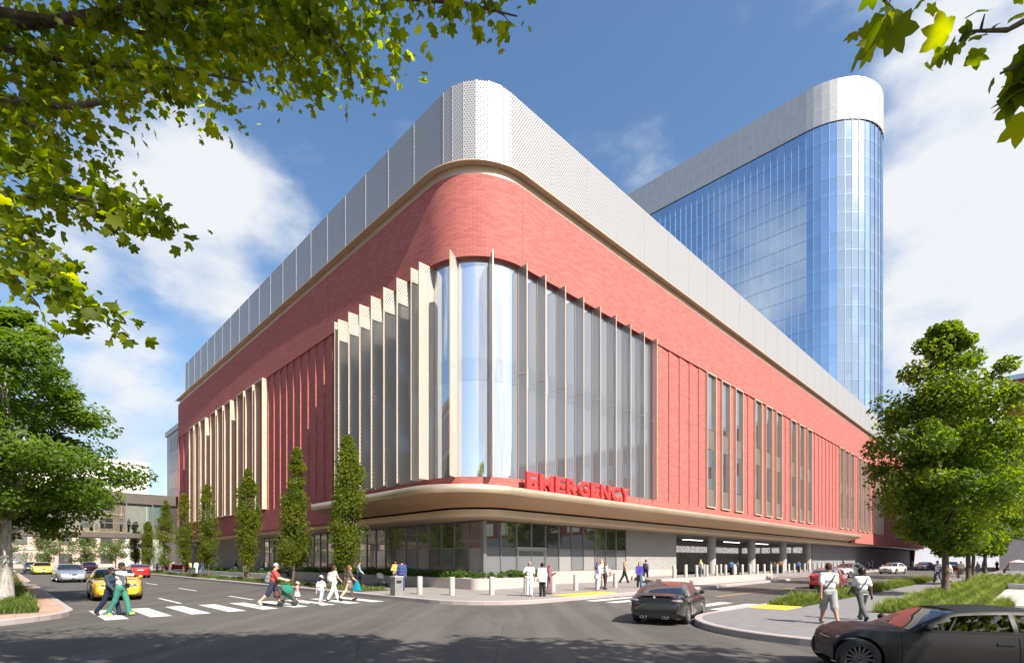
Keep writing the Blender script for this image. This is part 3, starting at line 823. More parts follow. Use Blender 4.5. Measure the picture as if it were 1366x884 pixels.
# ================================================================== ground, kerbs, markings  (coordinates in the a,b grid)
def ab(pts, z=None): return [tuple(W(p[0], p[1]).to_2d()) for p in pts]
def round_poly(pts, radii, n=8):
    out = []; k = len(pts)
    for i in range(k):
        r = radii[i]; p = Vector(pts[i]).to_2d(); 
        if r <= 0: out.append((p.x, p.y)); continue
        u = (Vector(pts[i-1]).to_2d()-p).normalized(); v = (Vector(pts[(i+1) % k]).to_2d()-p).normalized()
        h = u.angle(v)/2; L = r/math.tan(h); c = p+(u+v).normalized()*(r/math.sin(h))
        s, e = p+u*L-c, p+v*L-c
        a0 = math.atan2(s.y, s.x); a1 = math.atan2(e.y, e.x); d = (a1-a0+math.pi) % (2*math.pi)-math.pi
        for j in range(n+1):
            t = a0+d*j/n; out.append((c.x+r*math.cos(t), c.y+r*math.sin(t)))
    return out
def inset(poly, d):
    out = []; k = len(poly); A = sum(poly[i][0]*poly[(i+1)%k][1]-poly[(i+1)%k][0]*poly[i][1] for i in range(k)); sg = 1 if A > 0 else -1
    for i in range(k):
        p0, p, p1 = (Vector(poly[j % k]) for j in (i-1, i, i+1))
        e0 = (p-p0).normalized(); e1 = (p1-p).normalized(); n0 = Vector((-e0.y, e0.x))*sg; n1 = Vector((-e1.y, e1.x))*sg
        m_ = (n0+n1); 
        if m_.length < 1e-6: m_ = n0
        m_.normalize(); out.append(tuple(p+m_*(d/max(.3, m_.dot(n0)))))
    return out
g = MB().quad((-3000,-3000,-.06),(3000,-3000,-.06),(3000,3000,-.06),(-3000,3000,-.06))
struct(g.build('ground', mat('ground', (.16, .16, .13), .95, 0, .2, .05)))
q = [W(*p) for p in ((-260,-260),(420,-260),(420,320),(-260,320))]
struct(MB().quad(*[(p.x, p.y, 0) for p in q]).build('road', M['asphalt']))
def pavement(name, poly, mtop, z=.15, kerb=.2, zk=None, kname='kerb'):
    wp = ab(poly); ins = inset(wp, kerb)
    struct(MB().prism(ins, -.05, z).build(name, mtop))
    mb = MB(); k = len(wp); zk = z+.008 if zk is None else zk; in2 = inset(wp, .02)
    v = [(p[0],p[1],-.05) for p in wp]+[(p[0],p[1],zk-.02) for p in wp]+[(p[0],p[1],zk) for p in in2]+[(p[0],p[1],zk) for p in ins]+[(p[0],p[1],z-.02) for p in ins]
    f = [[r*k+i, r*k+(i+1)%k, (r+1)*k+(i+1)%k, (r+1)*k+i] for r in range(4) for i in range(k)]
    mb.add(v, f); struct(mb.build(kname, M['kerb']))
# corner pavement in front of the hospital
pavement('sidewalk', round_poly([(12.2,150),(12.2,13.9),(30,13.9),(47.5,14.7),(47.5,17.0),(110,17.0),(110,24),(20,24),(20,150)], [0,3.2,4,.3,.3,0,0,0,0]), M['pave'])
# right-hand island with path
pavement('path', round_poly([(11.5,-60),(11.5,7.0),(72,7.0),(72,4.2),(150,4.2),(150,-60)], [0,3.6,1.0,1,0,0], 12), M['pave_path'])
# left-hand island
pavement('sidewalk', round_poly([(1.7,46),(1.7,18.6),(-40,18.6),(-40,46)], [1.2,3.4,0,0], 10), M['paver_red'])
pavement('sidewalk', round_poly([(1.7,120),(1.7,51),(-40,51),(-40,120)], [0,2.0,0,0], 8), M['paver_red'])
# near-side pavement behind the camera
pavement('sidewalk', round_poly([(-60,-6),(4,-6),(4,-60),(-60,-60)], [0,3,0,0], 8), M['pave'])
# plaza at lower right
plz = ab([(24.5,1.25),(38.2,1.25),(38.2,-26),(24.5,-26)])
struct(MB().prism(plz, .05, .17).build('plaza', M['pave_light']))
# markings: crossings and lane lines, 4 mm proud of the road
mk = MB()
for i in range(9):
    a = 2.15+1.09*i; b0, b1 = 18.7+.06*i, 22.5+.03*i
    ps = [W(a,b0), W(a+.56,b0), W(a+.56,b1), W(a,b1)]
    mk.quad(*[(p.x, p.y, .004) for p in ps])
for a, b0, b1 in ((5.05,23.9,27.8),(7.75,23.9,27.2),(5.05,33,37),(7.75,33,37),(5.05,43,47),(7.75,43,47),(5.05,53,57)):
    ps = [W(a,b0), W(a+.14,b0), W(a+.14,b1), W(a,b1)]; mk.quad(*[(p.x, p.y, .004) for p in ps])
for i in range(6):
    b = 7.55+1.08*i; ps = [W(17.6,b), W(21.0,b), W(21.0,b+.55), W(17.6,b+.55)]
    mk.quad(*[(p.x, p.y, .004) for p in ps])
struct(mk.build('road_markings', M['paint_white']))
yl = MB(); ps = [W(24,10.6), W(60,10.6), W(60,10.72), W(24,10.72)]; yl.quad(*[(p.x,p.y,.004) for p in ps]); struct(yl.build('lane_line', M['paint_yellow']))
def tact(a0, a1, b0, b1, z, lab):
    mb = MB(); ps = [W(a0,b0), W(a1,b0), W(a1,b1), W(a0,b1)]
    for p in (0,):
        v = [(q.x, q.y, z-.03) for q in ps]+[(q.x, q.y, z) for q in ps]
        mb.add(v, [[4,5,6,7],[0,1,5,4],[1,2,6,5],[2,3,7,6],[3,0,4,7]], [[(a0,b0),(a1,b0),(a1,b1),(a0,b1)]]+[[(0,0),(1,0),(1,.02),(0,.02)]]*4)
    o = mb.build('tactile_paving', M['tactile']); tag(o, lab, 'tactile paving', 'yellow tactile pads at the crossing')
tact(17.5, 21.0, 14.2, 15.3, .163, 'yellow tactile pad on the pavement below the EMERGENCY sign')
tact(17.5, 21.0, 5.6, 6.75, .163, 'yellow tactile pad on the island, in front of the two men in white shirts')

# low granite wall of the ambulance dock, planters
def wall_thing(name, label, cat, poly, z0, z1, m_, group=None, cop=None):
    wp = ab(poly); o = MB().prism(wp, z0, z1).build(name, m_); tag(o, label, cat, group); return o
wall_thing('dock_wall', 'low pink granite wall in front of the ambulance bay, beside the driveway', 'wall', [(27.0,15.2),(45.5,15.5),(45.5,15.85),(27.0,15.55)], .1, .62, M['stone_wall'])
struct(MB().prism(ab([(28,15.86),(44.0,16.1),(44.0,16.9),(84,17.1),(84,22.6),(36,22.6)]), .1, .40).build('dock_floor', M['pave']))

# ================================================================== leaves, trees, planting
def rand_dirs(k): 
    v = rng.normal(size=(k, 3)); return v/np.linalg.norm(v, axis=1)[:, None]
def quad_leaves(C, size, up=.35, out=None, asp=.55, vary=None):
    """C (k,3): diamond leaves, folded along nothing; returns V,F,col"""
    k = len(C); nrm = rand_dirs(k); nrm[:, 2] += up
    if out is not None: nrm += out*.6
    nrm /= np.linalg.norm(nrm, axis=1)[:, None]
    t = np.cross(nrm, rand_dirs(k)); t /= np.linalg.norm(t, axis=1)[:, None]+1e-9
    s = np.cross(nrm, t); L = (size*(.65+.7*rng.random(k)))[:, None]
    V = np.stack([C-t*L*.5, C+s*L*asp*.5+nrm*L*.06-t*L*.08, C+t*L*.5-nrm*L*.1, C-s*L*asp*.5+nrm*L*.06-t*L*.08], 1).reshape(-1, 3)
    F = np.arange(4*k).reshape(k, 4)
    cv = np.clip(rng.normal(.45, .22, k) if vary is None else vary+rng.normal(0, .13, k), 0, 1)
    return V, F, np.repeat(cv, 4)
def limb(mb, p0, p1, r0, r1, bend=.1, n=6, seg=5):
    p0, p1 = Vector(p0), Vector(p1); L = (p1-p0).length
    o = Vector((random.uniform(-1,1), random.uniform(-1,1), random.uniform(.2,1)))*L*bend
    pts = [p0.lerp(p1, t)+o*math.sin(math.pi*t) for t in [i/seg for i in range(seg+1)]]
    mb.tube(pts, [r0+(r1-r0)*i/seg for i in range(seg+1)], n)
    return pts
def make_tree(name, label, cat, loc, H, prof, leaf, nleaf, lmat, bmat, tr, z0=0, group=None, ncl=60, clr=.5, flat=.8, fork=None, lean=(0,0), seed=0, warm_top=0., up=.35):
    """prof(zn)->crown radius at height z0+zn*(H-z0)"""
    global rng
    rng = np.random.default_rng(100+seed); random.seed(100+seed)
    root = thing(name, label, cat, loc, random.uniform(0, 6), group)
    cl = []; tries = 0
    while len(cl) < ncl and tries < ncl*30:
        tries += 1
        zn = rng.random(); a = rng.random()*2*math.pi; q = rng.random()**.42
        r = prof(zn)*q*(.80+.34*math.sin(a*3+zn*7+seed)*math.sin(zn*11+a+seed*2))
        p = np.array([r*math.cos(a)+lean[0]*zn, r*math.sin(a)+lean[1]*zn, z0+zn*(H-z0)])
        cl.append((p, clr*(.6+.8*rng.random())*min(1.2, .35+prof(zn)/max(.01, prof(.4)))))
    per = nleaf//len(cl); Cs, outs, vs = [], [], []
    for p, r in cl:
        d = rand_dirs(per)*(rng.random(per)**.4)[:, None]*r; d[:, 2] *= flat
        Cs.append(p+d); o = p-np.array([0, 0, z0+(H-z0)*.35]); o /= np.linalg.norm(o)+1e-6
        outs.append(np.repeat(o[None], per, 0)*.7+d/(r+1e-6)*.6)
        vs.append(np.full(per, rng.normal(.42, .16)+warm_top*max(0, (p[2]-z0)/(H-z0)-.45)))
    C = np.concatenate(Cs)
    V, F, cv = quad_leaves(C, leaf, up, np.concatenate(outs), vary=np.concatenate(vs))
    tb = MB(); zt = z0+(H-z0)*.78; fk = z0*.9 if fork is None else fork
    tb.tube([(0,0,-.05),(0,0,.06),(tr*.1,0,fk*.5),(0,tr*.15,fk),(lean[0]*.4,lean[1]*.4,(fk+zt)/2),(lean[0]*.75,lean[1]*.75,zt)], [tr*1.45,tr*1.12,tr*.92,tr*.82,tr*.45,tr*.1], 12)
    order = sorted(cl, key=lambda t: t[0][2])
    for p, r in order[::max(1, len(order)//26)]:
        zs = max(fk*.8, min(zt*.95, fk+(p[2]-fk)*.45)); f = (zs-fk)/(zt-fk+1e-6)
        limb(tb, (lean[0]*.75*max(0,f), lean[1]*.75*max(0,f), zs), p, tr*(.42-.3*max(0,f)), tr*.07, .08, 6, 4)
    tb.build('trunk', bmat, root, smooth=True)
    np_mesh('crown', V, F, lmat, root, True, cv)
    return root
def oval(rmax, peak=.35, bot=.25, top=.05):
    def f(z):
        if z < peak: return rmax*(bot+(1-bot)*math.sin(math.pi/2*z/peak))
        return rmax*(top+(1-top)*math.cos(math.pi/2*((z-peak)/(1-peak))**1.25))
    return f
# columnar trees along the left-hand kerb
colb = [(26.6, 8.4, 'nearest the corner, tallest in view'), (33.6, 8.8, 'behind the man with the stroller'), (42.2, 8.6, 'third from the corner'), (52.6, 8.4, 'before the last cream windows'),
        (61.6, 8.4, 'left of the cream windows'), (70.4, 8.4, 'beside the footbridge end'), (79.5, 6.4, 'under the footbridge'), (88, 6.8, 'beyond the footbridge')]
clab = ['narrow upright hornbeam nearest the rounded corner, in front of the white fins', 'narrow upright hornbeam between the corner canopy and the plain red ribbed wall', 'narrow upright hornbeam in front of the cream window boxes nearest the corner',
        'narrow upright hornbeam in front of the middle cream window boxes', 'narrow upright hornbeam with rusty top at the far cream window boxes', 'narrow upright hornbeam at the far left corner of the brick wing', 'short narrow hornbeam standing under the glass footbridge', 'narrow hornbeam in the shade beyond the glass footbridge']
for i, (b, h, _) in enumerate(colb):
    p = W(13.45, b, .15)
    make_tree('columnar_tree', clab[i], 'tree', p, h-.15, oval((.80,.86,.72,.84,.76,.8,.7,.75)[i], (.36,.30,.42,.34,.38,.33,.4,.35)[i], (.60,.72,.55,.62,.5,.6,.6,.6)[i], .10), .135, 19000 if i < 3 else 10000, M['leaf_column'], M['bark'], .11, 1.2, 'columnar hornbeams along the kerb', (100,84,95,80,90,70,60,60)[i], .42, 1.15, lean=((.15,-.1),(-.2,.1),(.1,.2),(-.15,-.1),(.2,0),(0,.1),(0,0),(0,0))[i], seed=i, warm_top=(0, 0, 0, .25, .45, .2, 0, 0)[i], up=.1)
# right-hand island trees
rt = [(30.0, 2.95, 11.9, 3.05, 'broad leafy street tree nearest on the grass island, bare trunk and low forked limb'), (44.2, 3.2, 12.0, 3.8, 'leafy street tree second along the grass island, behind the nearest one'),
      (59.5, 4.0, 12.0, 3.4, 'leafy street tree third along the grass island'), (66.0, 3.6, 12.0, 3.3, 'leafy street tree farthest along the grass island, by the white wall')]
for i, (a, b, h, r, lab) in enumerate(rt):
    make_tree('street_tree', lab, 'tree', W(a, b, .15), h, oval(r, .33, .45, .10), .20 if i == 0 else .21, (42000, 42000, 22000, 18000)[i], M['leaf_right'], M['bark'], .15, 2.1, 'leafy trees on the grass island', (165, 150, 120, 120)[i], .66, .8, fork=1.7, seed=(28, 21, 22, 23)[i])
# big pale-barked tree at left, with others behind it
make_tree('plane_tree', 'large spreading tree with pale mottled trunk on the left grass verge', 'tree', W(.2, 26.9, .15), 10.7, oval(4.3, .40, .42, .1), .175, 54000, M['leaf_street'], M['bark_pale'], .21, 2.6, None, 120, .8, .5, fork=2.2, seed=33, up=.9)
make_tree('street_tree', 'dark shaded tree just behind the pale mottled trunk', 'tree', W(-1.6, 35.0, .15), 10.2, oval(4.0, .35, .5, .1), .28, 9000, M['leaf_street'], M['bark'], .2, 2.4, 'trees on the left verge', 70, .9, .6, seed=34, up=.7)
make_tree('street_tree', 'tree at the far end of the left verge, beyond the parked cars', 'tree', W(-3.5, 58.0, .15), 9.5, oval(3.6, .35, .5, .1), .30, 5000, M['leaf_street'], M['bark'], .2, 2.4, 'trees on the left verge', 60, .9, .6, seed=35)
# far trees beyond the end of the street
k = 0
for a, b, h in ((-14,120,6.5),(-7,124,7),(0,122,6.2),(6,126,6.6),(11,121,6.0),(16,125,6.4)):
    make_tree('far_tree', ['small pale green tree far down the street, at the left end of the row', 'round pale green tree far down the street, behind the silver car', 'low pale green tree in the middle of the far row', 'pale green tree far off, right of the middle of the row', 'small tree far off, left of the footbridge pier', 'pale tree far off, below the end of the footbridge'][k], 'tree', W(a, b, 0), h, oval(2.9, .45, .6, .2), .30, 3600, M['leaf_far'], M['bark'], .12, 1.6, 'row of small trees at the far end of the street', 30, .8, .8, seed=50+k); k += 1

# ---- overhanging maples (their trunks stand outside the picture)
lobes = []
def maple_template():
    tips = [(0,.68),(13,.53),(26,.40),(38,.52),(55,.65),(70,.52),(85,.38),(101,.45),(117,.50),(140,.34),(165,.30)]
    pts = [(r*math.sin(R(a)), .32+r*math.cos(R(a))) for a, r in tips]
    right = pts; left = [(-x, y) for x, y in pts[1:]][::-1]
    return right+[(0, .10)]+left
ML = maple_template()
def maple_leaves(C, size, hang=.5):
    k = len(C); T = np.array([(0, .32, .0)]+[(x, y, -.30*abs(x)-.34*(y-.3)**2) for x, y in ML]); m = len(T)
    nrm = rand_dirs(k)*.85; nrm[:, 2] += .55; nrm /= np.linalg.norm(nrm, axis=1)[:, None]
    d = rand_dirs(k); d[:, 2] -= hang; t = d-nrm*np.sum(d*nrm, 1)[:, None]; t /= np.linalg.norm(t, axis=1)[:, None]+1e-9
    s = np.cross(t, nrm); L = size*(.45+.85*rng.random(k)**1.3)
    V = C[:, None, :]+(s[:, None, :]*T[None, :, 0:1]+t[:, None, :]*T[None, :, 1:2]+nrm[:, None, :]*T[None, :, 2:3])*L[:, None, None]
    tri = np.array([(0, i, i+1 if i+1 < m else 1) for i in range(1, m)])
    F = (np.arange(k)[:, None, None]*m+tri[None]).reshape(-1, 3)
    cv = np.clip(rng.normal(.45, .24, k), 0, 1)
    return V.reshape(-1, 3), F, np.repeat(cv, m)
def P_(x, y, Y): return Vector(((x-683)/694*Y, Y, 1.72+(746.5-y)/694*Y))
def twig_cloud(mb, pts, rad, spread, nleaf, start=0.):
    """twigs and leaf centres along a branch polyline"""
    out = []; pts = [Vector(p) for p in pts]
    seg = [(pts[i+1]-pts[i]).length for i in range(len(pts)-1)]; tot = sum(seg)
    for _ in range(max(2, nleaf//9)):
        u = (start+(1-start)*random.random())*tot; i = 0
        while i < len(seg)-1 and u > seg[i]: u -= seg[i]; i += 1
        base = pts[i].lerp(pts[i+1], min(1, u/seg[i]))
        d = Vector((random.gauss(0,1), random.gauss(0,1), random.gauss(-.15,.8))).normalized()*spread*(.25+.9*random.random())
        tip = base+d+Vector((0,0,-.12*d.length))
        mb.tube([base, base.lerp(tip, .5)+Vector((0,0,.06*d.length)), tip], [.008,.006,.003], 4, cap=False)
        for k in range(16):
            t = random.random()**.6; q = base.lerp(tip, t)
            out.append(q+Vector((random.gauss(0,.09), random.gauss(0,.09), random.gauss(-.02,.07))))
    return out
def maple(label, trunk, branches, fill, leaf, fillscale=1.):
    global rng
    rng = np.random.default_rng(5); random.seed(5)
    root = thing('maple_tree', label, 'tree', (trunk[0].x, trunk[0].y, 0))
    o = Vector((trunk[0].x, trunk[0].y, 0)); mb = MB(); C = []
    mb.tube(trunk, [.34,.27,.22,.17,.10][:len(trunk)], 12)
    for pts, r0, spread, nl, st in branches:
        mb.tube(pts, [r0+( .006-r0)*(i/(len(pts)-1)) for i in range(len(pts))], 7)
        C += twig_cloud(mb, pts, r0, spread, nl, st)
    nb_ = len(C)
    for c, rad, nl in fill:
        c = Vector(c)
        for _ in range(nl//10):
            d = Vector((random.gauss(0,1), random.gauss(0,1), random.gauss(0,.55))); d = d/max(1e-6, d.length)*random.random()**.4
            q = c+Vector((d.x*rad[0], d.y*rad[1], d.z*rad[2]))
            for k in range(14): C.append(q+Vector((random.gauss(0,.2), random.gauss(0,.2), random.gauss(0,.14))))
    # inner limbs carrying the fill
    for c, rad, nl in fill: mb.tube([trunk[-2], (Vector(c)+trunk[-2])*.5+Vector((0,0,.3)), c], [.09,.06,.02], 6)
    mb.v = [(p[0]-o.x, p[1]-o.y, p[2]) for p in mb.v]
    mb.build('trunk', M['bark'], root, smooth=True)
    V, F, cv = maple_leaves(np.array([tuple(p-o) for p in C]), np.array([leaf]*nb_+[leaf*fillscale]*(len(C)-nb_)))
    np_mesh('crown', V, F, M['leaf_maple'], root, False, cv)
    return root
tl = [Vector((-8.2,3.2,-.05)), Vector((-8.2,3.2,.3)), Vector((-8.0,3.3,3.0)), Vector((-7.6,3.6,5.5)), Vector((-6.8,4.2,8.2))]
sp = Vector((-7.5,3.7,5.6))
maple('maple with lobed yellow-green leaves hanging into the top left of the view', tl, [
  ([sp, P_(-120,40,5.3), P_(60,30,5.2), P_(220,5,5.0), P_(400,-20,4.9), P_(520,-5,4.8), P_(620,5,4.7), P_(690,22,4.6)], .07, .30, 620, .12),
  ([P_(150,10,5.1), P_(260,30,5.0), P_(330,45,4.9), P_(390,75,4.8), P_(425,110,4.75)], .03, .26, 300, .1),
  ([P_(330,-10,5.0), P_(420,30,4.8), P_(465,75,4.7), P_(470,118,4.6)], .02, .20, 170, .2),
  ([sp, P_(-60,125,5.1), P_(0,133,5.0), P_(95,143,4.9), P_(185,128,4.8), P_(235,100,4.75)], .06, .27, 360, .2),
  ([sp, P_(-60,245,4.7), P_(0,262,4.6), P_(90,262,4.5), P_(170,275,4.4), P_(228,296,4.35)], .03, .24, 400, .25),
  ([P_(-40,250,4.7), P_(30,300,4.5), P_(70,350,4.4), P_(95,390,4.35), P_(140,420,4.3)], .02, .22, 280, .1),
  ([P_(-80,150,4.9), P_(-20,195,4.7), P_(30,215,4.6), P_(70,228,4.5)], .03, .22, 170, .1),
  ([P_(-60,300,4.7), P_(-10,330,4.5), P_(20,370,4.4), P_(50,405,4.35)], .015, .16, 90, .2),
  ([P_(10,140,4.9), P_(40,165,4.7), P_(75,180,4.6)], .02, .18, 70, .0),
  ([P_(-20,60,5.2), P_(120,85,5.0), P_(230,90,4.8), P_(330,110,4.7)], .04, .26, 260, .1),
 ], [((-5.3,5.4,6.45),(.85,.9,.45),480), ((-3.7,5.6,7.35),(1.3,.9,.40),700), ((-2.2,5.4,7.6),(1.3,1.0,.55),560), ((-4.4,4.6,8.6),(2.4,2.2,1.0),900), ((-6.5,3.4,9.5),(2.4,2.4,1.3),520), ((-1.2,4.0,9.2),(1.9,1.7,.7),800), ((-5.2,2.6,9.4),(2.0,1.8,.9),500), ((-2.8,3.6,9.2),(1.6,.9,.4),1900), ((-4.6,3.9,8.6),(1.3,.9,.4),1100)], .096, 1.1)
tr_ = [Vector((7.6,-4.6,-.05)), Vector((7.6,-4.6,.3)), Vector((7.4,-4.3,3.2)), Vector((7.0,-3.8,5.6)), Vector((6.2,-2.6,8.6))]
sr = Vector((6.9,-3.6,5.7))
maple('maple sprig with large lobed leaves hanging into the top right of the view', tr_, [
  ([sr, Vector((5.2,.2,5.2)), P_(1480,-20,2.95), P_(1400,10,2.85), P_(1345,40,2.8), P_(1290,42,2.75)], .04, .15, 72, .62),
  ([P_(1480,-20,2.95), P_(1420,50,2.85), P_(1375,80,2.8), P_(1335,98,2.75)], .015, .10, 40, .3),
  ([P_(1480,40,2.95), P_(1420,90,2.85), P_(1380,105,2.8)], .012, .09, 24, .4),
  ([sr, Vector((4.4,.5,5.6)), P_(1330,-60,2.9), P_(1270,-25,2.85), P_(1195,-8,2.8), P_(1178,2,2.8)], .03, .08, 44, .72),
 ], [((4.6,2.2,9.0),(2.2,1.9,.8),1150), ((2.2,2.6,9.8),(2.2,1.9,.7),1150), ((6.4,.8,8.8),(2.2,2,1),900), ((.2,1.8,10.4),(2.1,1.8,.7),1050), ((7.8,2.6,8.6),(2.2,1.9,.9),900), ((4.0,-.8,10),(2.2,2,1),420), ((9.6,1.0,8.6),(1.8,1.8,.9),600), ((3.2,1.0,11.5),(2.6,2.2,.8),1000), ((1.2,3.4,9.6),(1.6,1.4,.6),800), ((5.6,3.6,8.6),(1.6,1.4,.7),700)], .15, 1.4)

# ---- ornamental grass and shrubs
def grass_bed(name, polys, dens, hgt, z=.16, label=None, seed=0, mat_=None):
    global rng
    rng = np.random.default_rng(300+seed)
    Cs = []
    for (a0, a1, b0, b1) in polys:
        k = int((a1-a0)*(b1-b0)*dens)
        p = np.stack([a0+(a1-a0)*rng.random(k), b0+(b1-b0)*rng.random(k)], 1); Cs.append(p)
    ab_ = np.concatenate(Cs); k = len(ab_)
    X = UX*ab_[:, 0]-UY*ab_[:, 1]; Y = UY*ab_[:, 0]+UX*ab_[:, 1]
    cell = np.floor(ab_/.55); hsh = np.abs(np.sin(cell[:, 0]*12.9898+cell[:, 1]*78.233)*43758.5453) % 1
    cx = (cell+.5)*.55; dd = np.linalg.norm(ab_-cx, axis=1)
    h = hgt*(.45+.75*hsh)*(1.1-1.1*np.minimum(dd/.42, .75))*(.75+.5*rng.random(k))
    P0 = np.stack([X, Y, np.full(k, z)], 1); ang = rng.random(k)*2*math.pi
    outd = np.stack([np.cos(ang), np.sin(ang), np.zeros(k)], 1); s = np.stack([-np.sin(ang), np.cos(ang), np.zeros(k)], 1)
    w = .006+.007*rng.random(k); lean = (.15+.75*rng.random(k))*h
    mid = P0+outd*(lean*.35)[:, None]+np.array([0,0,1])*(h*.62)[:, None]
    tip = P0+outd*lean[:, None]+np.array([0,0,1])*h[:, None]
    V = np.stack([P0-s*w[:, None], P0+s*w[:, None], mid+s*w[:, None]*.8, mid-s*w[:, None]*.8, tip], 1).reshape(-1, 3)
    i = np.arange(k)*5
    F = np.concatenate([np.stack([i, i+1, i+2], 1), np.stack([i, i+2, i+3], 1), np.stack([i+3, i+2, i+4], 1)])
    cv = np.clip(hsh*.55+.15+rng.normal(0, .15, k), 0, 1)
    o = np_mesh(name, V, F, mat_ or M['grass'], None, False, np.repeat(cv, 5))
    struct(o, label, 'grass', 'stuff')
    for (a0, a1, b0, b1) in polys:
        struct(MB().prism(ab([(a0,b0),(a1,b0),(a1,b1),(a0,b1)]), .05, z+.005).build('planting_soil', M['soil']))
    return o
grass_bed('grass', [(19.2,52,3.35 if False else 5.55,6.75)], 1300, .42, label='tufted grass in the strip between path and driveway', seed=1)
grass_bed('grass', [(18.6,24.4,.6,3.5),(24.4,38.3,1.3,3.5)], 1500, .42, label='ornamental grass under the leafy trees beside the path', seed=2)
grass_bed('grass', [(38.3,66,-1.5,3.6),(46,80,-9,-1.5)], 420, .44, label='ornamental grass farther back, under the rear trees and before the red block', seed=7)
grass_bed('grass', [(-6,.85,21.0,45)], 620, .42, label='tufted grass around the pale trunk on the left verge', seed=3)
grass_bed('grass', [(12.75,14.3,23.5,29.6),(12.75,14.3,31.0,48),(12.75,14.3,50,66),(12.75,14.3,68,95)], 260, .36, label='low grass in the kerbside beds under the hornbeams', seed=4)
grass_bed('grass', [(-6,1.1,52.5,80)], 140, .5, label='grass on the far left verge', seed=6)
def shrub_row(name, label, a0, a1, b0, b1, z, h, n, leaf, seed):
    global rng
    rng = np.random.default_rng(400+seed); cs = []
    m_ = max(3, int((a1-a0)*(b1-b0)/.16))
    for _ in range(m_):
        a = a0+(a1-a0)*rng.random(); b = b0+(b1-b0)*rng.random(); p = W(a, b, z+h*(.2+.35*rng.random()))
        d = rand_dirs(n//m_)*(rng.random(n//m_)**.5)[:, None]*h*.55; cs.append(np.array(p)+d)
    V, F, cv = quad_leaves(np.concatenate(cs), leaf, .6)
    V[:, 2] = np.maximum(V[:, 2], z-.02)
    o = np_mesh(name, V, F, M['leaf_shrub'], None, True, cv); struct(o, label, 'shrubs', 'stuff'); return o
# raised granite planter round the glass corner
pl = wall_thing('granite_planter', 'long raised granite planter with leafy shrubs wrapping the foot of the glass corner', 'planter', round_poly([(17.7,44),(17.7,20.6),(23.6,20.6),(23.6,21.9),(19.3,21.9),(19.3,44)], [0,.5,0,0,0,0]), .1, .72, M['stone_wall'])
shrub_row('shrubs', 'leafy shrubs filling the granite planter at the glass corner', 17.95, 23.4, 20.85, 21.7, .72, .42, 2600, .13, 1)
shrub_row('shrubs', 'dark shrubs along the glass wall left of the corner', 17.95, 19.1, 21.9, 43.8, .72, .48, 5200, .14, 2)
wall_thing('granite_planter', 'low grey planter wall along the plain grey wall, beside the farther hornbeams', 'planter', [(16.6,46.5),(18.0,46.5),(18.0,74),(16.6,74)], .1, .5, M['concrete'])
shrub_row('shrubs', 'shrubs in the farther grey planter', 16.7, 17.9, 47, 73.5, .5, .4, 2500, .16, 3)
wall_thing('garden_wall', 'low dark planter edge at the back of the plaza', 'wall', [(38.3,1.2),(38.9,1.2),(38.9,-14),(38.3,-14)], .1, .45, M['concrete'])

# ================================================================== background buildings
# footbridge over the left-hand street
M['bridge_dark'] = metal_sheet('dark_bridge_metal', (.13,.112,.10), .4, .3)
br = thing('glass_footbridge', 'enclosed glass footbridge crossing the left street from the brick wing', 'footbridge', W(4, 84, 0), ROT)
BO = (4, 84, 0)
def bplace(mb, name, m_): return place(mb, name, m_, br, origin=BO)
bplace(MB().box(-22, A0+3, 82.0, 86.0, 4.55, 5.15), 'bridge_deck', M['bridge_dark'])
bplace(MB().box(-22, A0+3, 82.0, 86.0, 9.0, 9.3), 'bridge_roof', M['bridge_dark'])
bplace(MB().box(6.5, A0+3, 82.02, 85.9, 9.3, 10.3), 'bridge_parapet', M['bridge_dark'])
k = 0; a = -22
while a < A0-.5:
    bplace(MB().box(a+.05, a+2.75, 82.03, 82.06, 5.16, 8.99), 'glass_pane', M['glass_clear'])
    bplace(MB().box(a+.05, a+2.75, 85.94, 85.97, 5.16, 8.99), 'glass_pane', M['glass_clear'])
    bplace(MB().box(a-.05, a+.05, 81.98, 82.08, 5.16, 8.99), 'mullion', M['steel']); a += 2.8
bplace(MB().box(-22, A0, 82.0, 82.05, 6.35, 6.42), 'rail', M['steel'])
for a in (-9.0, 13.6): bplace(MB().box(a, a+1.0, 83.2, 84.8, 0, 4.55), 'bridge_pier', M['concrete'])
M['bg_white'] = mat('pale_facade', (.62, .60, .58), .8, 0, .05); M['bg_cream'] = mat('cream_facade', (.62, .52, .38), .8, 0, .08); M['bg_grey'] = mat('grey_cladding', (.30, .31, .35), .5, .2, .06)
M['bg_red'] = mat('faded_red', (.47, .35, .30), .85, 0, .1)
